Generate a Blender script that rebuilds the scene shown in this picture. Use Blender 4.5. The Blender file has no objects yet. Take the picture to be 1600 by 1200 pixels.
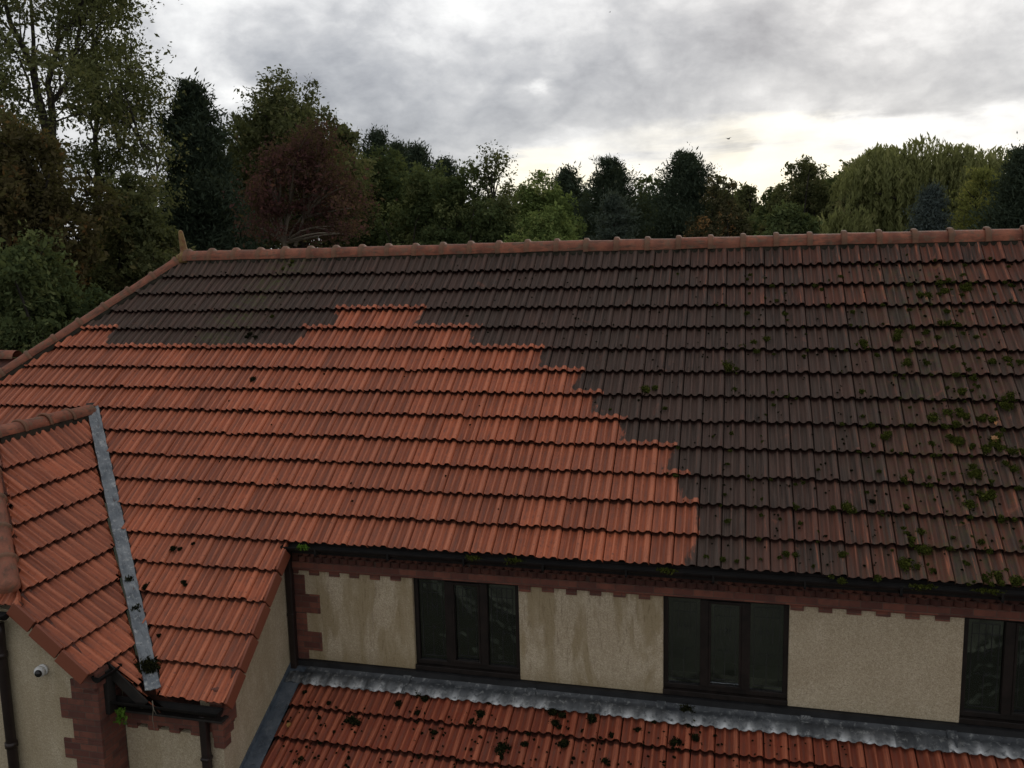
import bpy, math, random
import numpy as np
from mathutils import Vector, Matrix
R = math.radians
random.seed(7); rng = np.random.default_rng(7)
SC = bpy.context.scene
COL = SC.collection

# ------------------------------------------------------------------ camera
CAMP = np.array([7.5205, -13.0143, -0.1039]); YAW, PITCH, ROLL, FPX = 0.249673, -0.144148, -0.023107, 1359.5
def cam_axes():
    cy, sy, cp, sp = math.cos(YAW), math.sin(YAW), math.cos(PITCH), math.sin(PITCH)
    f = np.array([-sy*cp, cy*cp, sp]); r = np.array([cy, sy, 0.0]); u = np.cross(r, f)
    c, s = math.cos(ROLL), math.sin(ROLL)
    return c*r+s*u, -s*r+c*u, f
AR, AU, AF = cam_axes()
cd = bpy.data.cameras.new('camera'); co = bpy.data.objects.new('camera', cd); COL.objects.link(co)
cd.sensor_width = 36; cd.lens = 36*FPX/1600; cd.clip_end = 3000; cd.clip_start = 0.1
m = Matrix.Identity(4)
for i in range(3):
    m[i][0], m[i][1], m[i][2], m[i][3] = AR[i], AU[i], -AF[i], CAMP[i]
co.matrix_world = m
SC.camera = co
SC.view_settings.view_transform = 'Standard'; SC.view_settings.look = 'None'
SC.view_settings.exposure = 0.22; SC.view_settings.gamma = 1.0
def rdir(px, py):
    v = AF + AR*(px-800)/FPX - AU*(py-600)/FPX
    return v/np.linalg.norm(v)
def hit(px, py, n, d):
    v = rdir(px, py); n = np.array(n, float)
    return CAMP + v*((d-n@CAMP)/(n@v))
def azel(px, py):
    v = rdir(px, py); return math.atan2(v[0], v[1]), math.asin(v[2])

# ------------------------------------------------------------------ node helper
class NT:
    def __init__(s, tree): s.t = tree; s.n = tree.nodes; s.l = tree.links
    def new(s, typ, **kw):
        n = s.n.new(typ)
        for k, v in kw.items(): setattr(n, k, v)
        return n
    def put(s, sock, v):
        if hasattr(v, 'is_output') or isinstance(v, bpy.types.NodeSocket): s.l.new(v, sock)
        elif v is not None:
            if isinstance(v, (tuple, list)) and len(v) == 3 and sock.type == 'RGBA': v = (*v, 1)
            sock.default_value = v
    def math(s, op, a, b=None, c=None, clamp=False):
        n = s.new('ShaderNodeMath', operation=op, use_clamp=clamp); s.put(n.inputs[0], a)
        if b is not None: s.put(n.inputs[1], b)
        if c is not None: s.put(n.inputs[2], c)
        return n.outputs[0]
    def mix(s, f, a, b, mode='MIX'):
        n = s.new('ShaderNodeMix', data_type='RGBA', blend_type=mode)
        s.put(n.inputs[0], f); s.put(n.inputs[6], a); s.put(n.inputs[7], b); return n.outputs[2]
    def noise(s, vec, scale, detail=4, rough=.55, dist=0.0, out=0):
        n = s.new('ShaderNodeTexNoise'); s.put(n.inputs['Vector'], vec)
        n.inputs['Scale'].default_value = scale; n.inputs['Detail'].default_value = detail
        n.inputs['Roughness'].default_value = rough; n.inputs['Distortion'].default_value = dist
        return n.outputs[out]
    def mapr(s, v, a, b, c=0.0, d=1.0, smooth=False):
        n = s.new('ShaderNodeMapRange'); n.clamp = True
        if smooth: n.interpolation_type = 'SMOOTHSTEP'
        s.put(n.inputs[0], v); n.inputs[1].default_value = a; n.inputs[2].default_value = b
        n.inputs[3].default_value = c; n.inputs[4].default_value = d; return n.outputs[0]
    def mapping(s, vec, scale=(1,1,1), rot=(0,0,0), loc=(0,0,0)):
        n = s.new('ShaderNodeMapping'); s.put(n.inputs[0], vec)
        n.inputs['Scale'].default_value = scale; n.inputs['Rotation'].default_value = rot; n.inputs['Location'].default_value = loc
        return n.outputs[0]
    def attr(s, name): n = s.new('ShaderNodeAttribute', attribute_name=name); return n.outputs['Fac']
    def coord(s, which='Object'): return s.new('ShaderNodeTexCoord').outputs[which]
    def bump(s, h, strength=.5, dist=.01):
        n = s.new('ShaderNodeBump'); n.inputs['Strength'].default_value = strength; n.inputs['Distance'].default_value = dist
        s.put(n.inputs['Height'], h); return n.outputs[0]
def material(name):
    mt = bpy.data.materials.new(name); mt.use_nodes = True; t = NT(mt.node_tree)
    p = t.n['Principled BSDF']; return mt, t, p

# ------------------------------------------------------------------ world: grey broken cloud over a Nishita sky
SUN_AZ, SUN_EL = azel(1330, 250)[0], R(24)
w = bpy.data.worlds.new('World'); SC.world = w; w.use_nodes = True
T = NT(w.node_tree); bg = T.n['Background']
sky = T.new('ShaderNodeTexSky', sky_type='NISHITA'); sky.sun_disc = False
sky.sun_elevation = SUN_EL; sky.sun_rotation = SUN_AZ
gen = T.coord('Generated')
sx = T.new('ShaderNodeSeparateXYZ'); T.put(sx.inputs[0], gen)
X, Y, Z = sx.outputs
az = T.math('ARCTAN2', X, Y); el = T.math('ARCSINE', Z)
zz = T.math('ADD', T.math('MAXIMUM', Z, 0.0), 0.16)
cx = T.new('ShaderNodeCombineXYZ'); T.put(cx.inputs[0], T.math('DIVIDE', X, zz)); T.put(cx.inputs[1], T.math('DIVIDE', Y, zz)); cx.inputs[2].default_value = 3.7
cv = cx.outputs[0]
# warp the layout coordinates so that every bank has a torn edge
wn = T.noise(T.mapping(gen, (1, 1, 2.2)), 5.0, 7, .58, 0.3, out=1)
ws = T.new('ShaderNodeSeparateColor'); T.put(ws.inputs[0], wn)
az2 = T.math('ADD', az, T.math('MULTIPLY', T.math('SUBTRACT', ws.outputs[0], .5), .30))
el2 = T.math('ADD', el, T.math('MULTIPLY', T.math('SUBTRACT', ws.outputs[1], .5), .11))
n1 = T.noise(cv, 1.1, 9, .56, .35)
n2 = T.noise(T.mapping(gen, (1, 1, 1.5)), 6.5, 10, .60, .35)
n3 = T.noise(T.mapping(gen, (1, 1, 2.0)), 26.0, 6, .6, .3)
base = T.math('ADD', T.mapr(n1, .32, .70, -.26, .26), T.mapr(n2, .34, .66, -.60, .60))
base = T.math('ADD', base, T.mapr(n3, .3, .7, -.30, .30))
def blob(px, py, wx, wy, amp, base):
    a0, e0 = azel(px, py)
    da = T.math('DIVIDE', T.math('SUBTRACT', az2, a0), wx/FPX); de = T.math('DIVIDE', T.math('SUBTRACT', el2, e0), wy/FPX)
    q = T.math('ADD', T.math('MULTIPLY', da, da), T.math('MULTIPLY', de, de))
    return T.math('MULTIPLY_ADD', T.math('EXPONENT', T.math('MULTIPLY', q, -1.0)), amp, base)
WARM = 0.0
for b in [(740, -10, 220, 60, 1.5), (270, 60, 120, 110, .9), (380, 150, 40, 22, 1.4), (828, 138, 26, 18, 1.4), (1540, -10, 160, 60, .9),
          (250, -60, 200, 70, .8), (430, 90, 130, 90, -.55), (690, 225, 150, 60, -.6), (560, 150, 130, 60, -.35), (1000, 210, 170, 60, -.55), (1180, 75, 190, 40, -.8), (1500, 110, 220, 28, -.5),
          (1450, 190, 330, 16, 1.0), (1130, 235, 40, 22, -1.2), (1165, 250, 16, 10, -.9), (1330, 178, 130, 14, -.5)]:
    base = blob(*b, base)
warm = blob(850, 285, 100, 30, 2.6, 0.0); warm = blob(1400, 300, 330, 62, 2.9, warm); warm = blob(1200, 215, 190, 34, 1.0, warm)
warm = T.math('MULTIPLY', T.math('MAXIMUM', warm, 0.0), T.mapr(T.noise(T.mapping(gen, (1, 1, 7.5)), 4.2, 7, .55, .4), .38, .56, .22, 1.1))
n4 = T.math('ABSOLUTE', T.math('SUBTRACT', T.noise(T.mapping(gen, (1, 1, 1.5)), 8.5, 6, .5, .35), .5))
base = T.math('ADD', base, T.mapr(n4, 0, .22, -.42, .42))
tot = T.math('ADD', base, warm)
val = T.mapr(tot, -1.7, 2.0, 0.0, 1.0)
ramp = T.new('ShaderNodeValToRGB'); T.put(ramp.inputs[0], val)
cr = ramp.color_ramp; cr.elements[0].position = 0; cr.elements[0].color = (.275, .285, .315, 1)
cr.elements[1].position = 1; cr.elements[1].color = (1.02, 1.0, .96, 1)
for pos, c in [(.22, (.40, .41, .435)), (.42, (.535, .54, .555)), (.60, (.70, .70, .705)), (.78, (.84, .84, .835))]:
    e = cr.elements.new(pos); e.color = (*c, 1)
cloud = T.mix(T.mapr(warm, .35, 2.2), ramp.outputs[0], (.98, .90, .71), 'MIX')
cloud = T.mix(T.mapr(Z, -.03, -.12), cloud, (.03, .03, .026))
scaled = T.new('ShaderNodeVectorMath', operation='SCALE'); T.put(scaled.inputs[0], cloud); scaled.inputs['Scale'].default_value = 1/0.1
fin = T.mix(0.94, sky.outputs[0], scaled.outputs[0])
T.put(bg.inputs['Color'], fin); bg.inputs['Strength'].default_value = 0.1
w.cycles.sampling_method = 'MANUAL'; w.cycles.sample_map_resolution = 1024

sd = bpy.data.lights.new('sun', 'SUN'); sd.energy = 0.7; sd.angle = R(18); sd.color = (1, .93, .82)
so = bpy.data.objects.new('sun', sd); COL.objects.link(so)
sv = Vector((math.sin(SUN_AZ)*math.cos(SUN_EL), math.cos(SUN_AZ)*math.cos(SUN_EL), math.sin(SUN_EL)))
so.rotation_euler = sv.to_track_quat('Z', 'Y').to_euler()

# ------------------------------------------------------------------ materials
def tile_material(name, lower=False):
    mt, t, p = material(name)
    uv = t.coord('UV'); dirt = t.attr('dirt'); rnd = t.attr('rnd'); rib = t.attr('rib'); wear = t.attr('wear')
    streak = t.noise(t.mapping(uv, (55, 2.2, 1)), 1.0, 4, .6)
    blot = t.noise(uv, 6.0, 6, .62, .3)
    fine = t.noise(uv, 90.0, 3, .6)
    big = t.noise(uv, .55, 3, .5)
    # scrubbed clay
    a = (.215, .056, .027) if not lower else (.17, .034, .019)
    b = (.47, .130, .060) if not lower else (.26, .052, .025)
    c = t.mix(t.mapr(t.math('MULTIPLY_ADD', rnd, .50, streak), .45, .98), a, b)
    c = t.mix(t.mapr(blot, .45, .75, 0, .42), c, (.215, .080, .048))          # grey brown bloom
    c = t.mix(t.mapr(big, .40, .62, 0, .42), c, (.20, .070, .042))
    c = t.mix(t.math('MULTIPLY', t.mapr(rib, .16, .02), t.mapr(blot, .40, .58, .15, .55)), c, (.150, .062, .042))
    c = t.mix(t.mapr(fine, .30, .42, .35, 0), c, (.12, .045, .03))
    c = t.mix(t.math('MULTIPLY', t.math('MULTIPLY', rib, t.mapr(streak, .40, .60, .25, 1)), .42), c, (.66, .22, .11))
    c = t.mix(t.mapr(t.noise(uv, 30, 3, .5), .60, .72, 0, .75), c, (.16, .060, .040))
    # weathered, lichen blackened
    d = t.mix(t.mapr(streak, .36, .64), (.027, .0188, .0150), (.094, .060, .046))
    d = t.mix(t.mapr(big, .35, .65, 0, .6), d, (.066, .046, .035))
    d = t.mix(t.math('MULTIPLY', t.mapr(rnd, .2, 1), .35), d, (.075, .050, .040))
    redd = t.math('MULTIPLY', wear, t.mapr(t.math('MULTIPLY_ADD', rnd, .22, t.noise(t.mapping(uv, (26, 1.6, 1)), 1.0, 3, .6)), .48, .78))
    d = t.mix(redd, d, (.16, .050, .028))
    ro = t.math('MULTIPLY', t.math('MULTIPLY', t.mapr(rib, .75, .98), wear), t.mapr(t.noise(t.mapping(uv, (48, 2.4, 1)), 1.0, 3, .6), .53, .63))
    d = t.mix(ro, d, (.34, .11, .055))
    pat = t.mapr(t.noise(uv, 4.2, 5, .6, .4), .635, .70, 0, .7)
    d = t.mix(t.math('MULTIPLY', pat, t.mapr(wear, 0, .8, .25, 1)), d, (.25, .095, .060))
    d = t.mix(t.mapr(t.noise(uv, 55, 3, .6), .67, .74, 0, .55), d, (.22, .21, .18))
    d = t.mix(t.mapr(t.noise(uv, 38, 3, .6), .36, .30, 0, .6), d, (.012, .012, .009))
    gr = t.attr('green')
    d = t.mix(t.math('MULTIPLY', gr, t.mapr(t.noise(uv, 11, 6, .65), .46, .66, 0, .8)), d, (.075, .085, .022))
    f = t.mapr(t.math('ADD', t.math('SUBTRACT', dirt, t.math('MULTIPLY', t.math('SUBTRACT', rib, .4), .16)), t.math('MULTIPLY', t.math('SUBTRACT', t.math('ADD', t.noise(t.mapping(uv, (14, 6, 1)), 1, 5, .6), t.math('MULTIPLY', streak, .6)), .8), 1.15)), .42, .56)
    groove = t.mapr(rib, .10, 0, 0, 1)
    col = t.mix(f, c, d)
    col = t.mix(t.math('MULTIPLY', t.attr('edge'), .85), col, (.032, .012, .009))  # lap shade put into the colour: unwashed tile ends and covered heads painted darker
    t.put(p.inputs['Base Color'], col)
    t.put(p.inputs['Roughness'], t.mix(f, (.52,)*3, (.72,)*3))
    p.inputs['Specular IOR Level'].default_value = .3
    h = t.math('ADD', t.math('MULTIPLY', fine, .5), t.math('ADD', t.math('MULTIPLY', blot, .7), t.math('MULTIPLY', streak, .9)))
    t.put(p.inputs['Normal'], t.bump(h, .55, .006))
    return mt
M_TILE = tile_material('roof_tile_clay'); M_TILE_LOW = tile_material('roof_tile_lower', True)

def simple(name, ca, cb, scale=8.0, rough=.7, bump=.3, bd=.004, stretch=(1, 1, 1), spec=.4, lo=.35, hi=.65, metal=0):
    mt, t, p = material(name); o = t.coord('Object')
    n = t.noise(t.mapping(o, stretch), scale, 6, .6, .2)
    t.put(p.inputs['Base Color'], t.mix(t.mapr(n, lo, hi), ca, cb))
    p.inputs['Roughness'].default_value = rough; p.inputs['Specular IOR Level'].default_value = spec; p.inputs['Metallic'].default_value = metal
    t.put(p.inputs['Normal'], t.bump(t.noise(o, scale*6, 5, .6), bump, bd)); return mt
M_UNDER = simple('roof_underlay', (.012, .010, .009), (.02, .015, .013))
M_EDGE = simple('tile_edge_clay', (.045, .016, .011), (.10, .032, .020), 12)
M_BLACK = simple('black_gutter_plastic', (.005, .005, .005), (.013, .011, .010), 6, .65, .1, spec=.2)
M_BROWN = simple('dark_brown_plastic', (.014, .009, .008), (.026, .016, .014), 5, .45, .08)
M_FRAME = simple('dark_brown_window_frame', (.009, .007, .006), (.018, .013, .011), 9, .5, .1, spec=.25)
M_MEMB = simple('black_upstand', (.008, .008, .009), (.02, .02, .021), 5, .6, .3)
M_WOODBOARD = simple('dark_barge_board', (.008, .007, .006), (.022, .017, .014), 8, .7, .4)
M_WHITE = simple('white_camera_shell', (.55, .55, .53), (.68, .68, .66), 6, .35, .05)
M_LENS = simple('dark_camera_dome', (.01, .01, .01), (.02, .02, .02), 4, .12, 0)
M_ROOM = simple('dim_room', (.30, .29, .27), (.38, .37, .34), 2)
M_BOARD = simple('cream_window_board', (.70, .66, .54), (.76, .72, .60), 4)
M_CAME = simple('lead_came', (.010, .010, .011), (.03, .03, .031), 9, .5)
M_MORTAR = simple('ridge_mortar', (.014, .014, .009), (.04, .032, .02), 10, .9, .8, .01)
M_BARK = simple('tree_bark', (.020, .017, .013), (.055, .045, .034), 5, .9, .9, .03, (1, 1, .25))
M_PALEBARK = simple('pale_tree_bark', (.12, .10, .075), (.20, .17, .125), 5, .9, .6, .02, (1, 1, .25))
M_BIRD = simple('bird_plumage', (.02, .02, .02), (.05, .045, .04), 20, .8)

def ridge_material():
    mt, t, p = material('ridge_tile_clay'); o = t.coord('Object'); oi = t.new('ShaderNodeObjectInfo')
    r = oi.outputs['Random']; cv_ = t.new('ShaderNodeVectorMath', operation='ADD'); t.put(cv_.inputs[0], o); t.put(cv_.inputs[1], oi.outputs['Location'])
    v = cv_.outputs[0]
    c = t.mix(t.mapr(t.noise(v, 5, 6, .6), .35, .65), (.14, .046, .027), (.31, .105, .058))
    c = t.mix(t.math('MULTIPLY', r, .45), c, (.26, .11, .07))
    c = t.mix(t.mapr(t.noise(t.mapping(v, (2, 2, 9)), 3, 5, .65), .50, .66, 0, .75), c, (.075, .045, .030))
    c = t.mix(t.mapr(t.noise(v, 9, 6, .65, .4), .52, .66, 0, .75), c, (.13, .095, .060))
    c = t.mix(t.mapr(t.noise(v, 60, 3, .6), .70, .76, 0, .6), c, (.45, .43, .36))
    c = t.mix(t.math('MULTIPLY', t.attr('collar'), .55), c, (.13, .085, .050))
    t.put(p.inputs['Base Color'], c); p.inputs['Roughness'].default_value = .7; p.inputs['Specular IOR Level'].default_value = .3
    t.put(p.inputs['Normal'], t.bump(t.noise(v, 60, 5, .6), .5, .005)); return mt
M_RIDGE = ridge_material()
M_FINIAL = simple('lichened_finial_clay', (.16, .065, .030), (.24, .18, .06), 14, .8, .6, .01)

def brick_material(name, axis, dark=1.0, bond=(.215, .075)):
    mt, t, p = material(name); o = t.coord('Object')
    s = t.new('ShaderNodeSeparateXYZ'); t.put(s.inputs[0], o); c = t.new('ShaderNodeCombineXYZ')
    t.put(c.inputs[0], t.math('ADD', s.outputs[0], s.outputs[1])); t.put(c.inputs[1], s.outputs[2])
    b = t.new('ShaderNodeTexBrick'); t.put(b.inputs['Vector'], c.outputs[0])
    b.inputs['Scale'].default_value = 1; b.inputs['Brick Width'].default_value = bond[0]; b.inputs['Row Height'].default_value = bond[1]
    b.inputs['Mortar Size'].default_value = .0045; b.inputs['Mortar Smooth'].default_value = .3
    b.inputs['Color1'].default_value = (.125*dark, .040*dark, .028*dark, 1); b.inputs['Color2'].default_value = (.27*dark, .090*dark, .055*dark, 1)
    b.inputs['Mortar'].default_value = (.13*dark, .085*dark, .062*dark, 1)
    n = t.noise(o, 9, 6, .6)
    col = t.mix(t.mapr(n, .4, .7, 0, .6), b.outputs['Color'], (.085*dark, .036*dark, .028*dark))
    t.put(p.inputs['Base Color'], col); p.inputs['Roughness'].default_value = .85
    h = t.math('MULTIPLY_ADD', b.outputs['Fac'], -1.0, t.math('MULTIPLY', t.noise(o, 60, 4, .6), .6))
    t.put(p.inputs['Normal'], t.bump(h, .6, .006)); return mt
M_BRICK = brick_material('red_brown_brick', 'x', .75); M_BRICKD = brick_material('dark_dogtooth_brick', 'x', .5)

def render_material(name, stain=1.0, z0=-5.03, seed=0.0):
    mt, t, p = material(name); o = t.coord('Object')
    c = t.mix(t.mapr(t.noise(o, 2.2, 4, .5), .3, .7), (.47, .39, .27), (.56, .475, .34))
    grit = t.noise(o, 95, 3, .7); grit2 = t.noise(t.mapping(o, (1, 1, 1), (0, .6, 0)), 42, 3, .6)
    c = t.mix(t.mapr(grit, .38, .52, .6, 0), c, (.20, .150, .095))
    c = t.mix(t.mapr(t.noise(t.mapping(o, (1, 1, 1), (0, .5, 0)), 55, 2, .5), .56, .66, 0, .5), c, (.62, .53, .41))
    c = t.mix(t.mapr(t.noise(o, 38, 2, .6), .40, .62, .28, 0), c, (.25, .195, .125))
    s1 = t.noise(t.mapping(o, (6, 6, 1.1), loc=(seed, 0, 0)), 1.0, 5, .62, .4)
    s2 = t.noise(t.mapping(o, (3.2, 3.2, .8), loc=(seed+3, 0, 0)), 1.0, 4, .55, .6)
    s3 = t.noise(t.mapping(o, (34, 34, 5), loc=(seed, 0, 0)), 1.0, 4, .65, .2)
    # water stain tongues, fresh grey brown
    f = t.math('MULTIPLY', t.mapr(s2, .42, .49), t.mapr(s1, .38, .52, .35, 1))
    c = t.mix(t.math('MULTIPLY', f, .75*stain), c, (.29, .225, .125))
    f2 = t.math('MULTIPLY', t.mapr(s3, .53, .64), t.mapr(s1, .42, .58))
    c = t.mix(t.math('MULTIPLY', f2, .42*stain), c, (.13, .085, .045))
    sp = t.new('ShaderNodeSeparateXYZ'); t.put(sp.inputs[0], o)
    damp = t.mapr(t.math('ADD', sp.outputs[2], t.math('MULTIPLY', s1, .25)), z0+.10, z0+.30, .5*stain, 0)
    c = t.mix(damp, c, (.24, .175, .095))
    t.put(p.inputs['Base Color'], c); p.inputs['Roughness'].default_value = .93; p.inputs['Specular IOR Level'].default_value = .2
    t.put(p.inputs['Normal'], t.bump(t.math('ADD', grit2, t.math('MULTIPLY', grit, .6)), .75, .012)); return mt
M_REND = render_material('stained_cream_roughcast', 1.0); M_REND_CLEAN = render_material('clean_cream_roughcast', .12, seed=9)
M_REND_SIDE = render_material('cream_roughcast_side', .38, z0=-7.8, seed=4)

def lead_material(name, bright, la=(.032, .036, .041), lb=(.085, .091, .097)):
    mt, t, p = material(name); o = t.coord('Object')
    c = t.mix(t.mapr(t.noise(o, 4, 6, .65, .3), .35, .68), la, lb)
    c = t.mix(t.mapr(t.noise(o, 15, 5, .7, .4), .54, .66, 0, bright), c, (.46, .47, .45))
    c = t.mix(t.mapr(t.noise(o, 28, 4, .6), .36, .28, 0, .7), c, (.022, .022, .018))
    c = t.mix(t.math('MULTIPLY', t.attr('white'), t.mapr(t.noise(o, 18, 4, .6), .30, .50)), c, (.62, .63, .63))
    t.put(p.inputs['Base Color'], c); p.inputs['Roughness'].default_value = .55; p.inputs['Metallic'].default_value = .15
    t.put(p.inputs['Normal'], t.bump(t.noise(o, 14, 5, .6), .6, .012)); return mt
M_LEAD = lead_material('weathered_lead', .35); M_LEADV = lead_material('pale_oxidised_lead', .6, (.10, .115, .13), (.22, .235, .245)); M_LEADB = lead_material('blue_grey_lead', .12, (.045, .06, .08), (.12, .14, .165))

def glass_material():
    mt, t, p = material('window_glass'); t.n.remove(p); out = t.n['Material Output']
    g = t.new('ShaderNodeBsdfGlossy'); g.inputs['Roughness'].default_value = .04; g.inputs['Color'].default_value = (.85, .88, .9, 1)
    t.put(g.inputs['Normal'], t.bump(t.noise(t.coord('Object'), 3.0, 2, .5), .25, .02))
    tr = t.new('ShaderNodeBsdfTransparent'); tr.inputs['Color'].default_value = (.72, .72, .71, 1)
    fr = t.new('ShaderNodeFresnel'); fr.inputs['IOR'].default_value = 2.2
    mx = t.new('ShaderNodeMixShader'); t.put(mx.inputs[0], fr.outputs[0]); t.put(mx.inputs[1], tr.outputs[0]); t.put(mx.inputs[2], g.outputs[0])
    t.put(out.inputs[0], mx.outputs[0]); return mt
M_GLASS = glass_material()

def leaf_material(name, c1, c2, c3=None, trans=.30):
    mt, t, p = material(name); t.n.remove(p); out = t.n['Material Output']
    a = t.attr('tint'); c = t.mix(t.mapr(a, 0, .7), c1, c2)
    if c3: c = t.mix(t.mapr(a, .72, .95), c, c3)
    d = t.new('ShaderNodeBsdfDiffuse'); t.put(d.inputs[0], c); d.inputs['Roughness'].default_value = .6
    tl = t.new('ShaderNodeBsdfTranslucent'); t.put(tl.inputs[0], t.mix(.5, c, (.16, .17, .03)))
    mx = t.new('ShaderNodeMixShader'); mx.inputs[0].default_value = trans
    t.put(mx.inputs[1], d.outputs[0]); t.put(mx.inputs[2], tl.outputs[0]); t.put(out.inputs[0], mx.outputs[0]); return mt
LM = dict(
    olive=leaf_material('olive_leaves', (0.061, 0.073, 0.036), (0.154, 0.164, 0.075), (0.227, 0.198, 0.089)),
    brown=leaf_material('browning_leaves', (0.065, 0.057, 0.030), (0.122, 0.098, 0.048), (0.206, 0.110, 0.045)),
    green=leaf_material('dark_green_leaves', (0.044, 0.064, 0.030), (0.114, 0.145, 0.062), (0.196, 0.216, 0.089)),
    ltgreen=leaf_material('fresh_green_leaves', (0.090, 0.130, 0.043), (0.224, 0.293, 0.095), (0.367, 0.386, 0.141)),
    purple=leaf_material('purple_leaves', (.058, .030, .032), (.112, .052, .052), (.16, .066, .055)),
    pine=leaf_material('dark_pine_needles', (0.027, 0.039, 0.027), (0.062, 0.083, 0.056), None, .12),
    blue=leaf_material('blue_grey_needles', (0.043, 0.060, 0.057), (0.100, 0.125, 0.117), None, .12),
    cedar=leaf_material('grey_green_needles', (0.037, 0.054, 0.043), (0.098, 0.122, 0.098), None, .15),
    willow=leaf_material('willow_leaves', (.13, .145, .060), (.29, .30, .125), (.38, .37, .17), .45),
    yellow=leaf_material('yellow_green_leaves', (0.115, 0.135, 0.040), (0.297, 0.307, 0.094), (0.450, 0.390, 0.115), .4),
    autumn=leaf_material('orange_tipped_leaves', (0.061, 0.069, 0.037), (0.138, 0.121, 0.066), (0.484, 0.269, 0.110)),
    weed=leaf_material('bright_weed_leaves', (.05, .11, .015), (.11, .20, .03), None, .4),
    moss=leaf_material('moss', (.016, .020, .006), (.052, .060, .013), (.095, .100, .022), .1),
    mossdark=leaf_material('dark_moss', (.006, .007, .004), (.015, .016, .008), (.035, .036, .014), .05))

# ------------------------------------------------------------------ object helpers
def tag(o, label=None, cat=None, group=None, kind=None):
    if label: o['label'] = label
    if cat: o['category'] = cat
    if group: o['group'] = group
    if kind: o['kind'] = kind
    return o
def empty(name, loc, label=None, cat=None, group=None):
    o = bpy.data.objects.new(name, None); COL.objects.link(o); o.location = loc; o.empty_display_size = .3
    return tag(o, label, cat, group)
def link(name, me, mat, parent=None):
    o = bpy.data.objects.new(name, me); COL.objects.link(o)
    if mat and not me.materials: me.materials.append(mat)
    if parent:
        o.parent = parent
        q = parent; off = Vector((0, 0, 0))
        while q: off += q.location; q = q.parent
        o.location = -off
    return o
class MB:
    def __init__(s): s.v = []; s.f = []
    def quad(s, a, b, c, d): n = len(s.v); s.v += [tuple(a), tuple(b), tuple(c), tuple(d)]; s.f.append((n, n+1, n+2, n+3)); return s
    def obox(s, o, ax, ay, az):
        o, ax, ay, az = (np.array(q, float) for q in (o, ax, ay, az)); n = len(s.v)
        for k in (0, 1):
            for (i, j) in ((0, 0), (1, 0), (1, 1), (0, 1)): s.v.append(tuple(o+ax*i+ay*j+az*k))
        F = [(0, 3, 2, 1), (4, 5, 6, 7), (0, 1, 5, 4), (1, 2, 6, 5), (2, 3, 7, 6), (3, 0, 4, 7)]
        if np.dot(np.cross(ax, ay), az) < 0: F = [f[::-1] for f in F]
        s.f += [tuple(n+i for i in f) for f in F]; return s
    def box(s, x0, x1, y0, y1, z0, z1): return s.obox((x0, y0, z0), (x1-x0, 0, 0), (0, y1-y0, 0), (0, 0, z1-z0))
    def prism(s, pts, ext):
        n = len(s.v); k = len(pts); e = np.array(ext, float)
        for q in pts: s.v.append(tuple(np.array(q, float)))
        for q in pts: s.v.append(tuple(np.array(q, float)+e))
        s.f.append(tuple(range(n, n+k))); s.f.append(tuple(range(n+2*k-1, n+k-1, -1)))
        for i in range(k): j = (i+1) % k; s.f.append((n+i, n+k+i, n+k+j, n+j))
        return s
    def tube(s, pts, rad, seg=6, cap=True):
        pts = [np.array(q, float) for q in pts]; n0 = len(s.v); m_ = len(pts)
        if not hasattr(rad, '__len__'): rad = [rad]*m_
        ref = None
        for i, q in enumerate(pts):
            d = pts[min(i+1, m_-1)]-pts[max(i-1, 0)]; d = d/(np.linalg.norm(d)+1e-9)
            if ref is None: ref = np.array([0, 0, 1.]) if abs(d[2]) < .9 else np.array([1., 0, 0])
            a = np.cross(d, ref); a /= np.linalg.norm(a)+1e-9; b = np.cross(a, d); ref = b
            for k in range(seg):
                t_ = 2*math.pi*k/seg; s.v.append(tuple(q+(a*math.cos(t_)+b*math.sin(t_))*rad[i]))
        for i in range(m_-1):
            for k in range(seg):
                k2 = (k+1) % seg; s.f.append((n0+i*seg+k, n0+i*seg+k2, n0+(i+1)*seg+k2, n0+(i+1)*seg+k))
        if cap: s.f.append(tuple(n0+k for k in range(seg))[::-1]); s.f.append(tuple(n0+(m_-1)*seg+k for k in range(seg)))
        return s
    def sphere(s, c, r, nu=10, nv=6, fn=None):
        n0 = len(s.v)
        for i in range(nv+1):
            th = math.pi*i/nv
            for k in range(nu):
                ph = 2*math.pi*k/nu; d = np.array([math.sin(th)*math.cos(ph), math.sin(th)*math.sin(ph), math.cos(th)])
                q = (fn(d) if fn else 1)
                s.v.append(tuple(np.array(c)+d*np.array(r)*q))
        for i in range(nv):
            for k in range(nu): k2 = (k+1) % nu; s.f.append((n0+i*nu+k, n0+(i+1)*nu+k, n0+(i+1)*nu+k2, n0+i*nu+k2))
        return s
    def mesh(s, name, smooth=False):
        me = bpy.data.meshes.new(name); me.from_pydata([tuple(map(float, q)) for q in s.v], [], s.f); me.update()
        if smooth: me.polygons.foreach_set('use_smooth', [True]*len(me.polygons))
        return me
    def build(s, name, mat, parent=None, smooth=False): return link(name, s.mesh(name, smooth), mat, parent)
def bevel(o, w=.006, seg=2):
    b = o.modifiers.new('bevel', 'BEVEL'); b.width = w; b.segments = seg; b.limit_method = 'ANGLE'; return o
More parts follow.
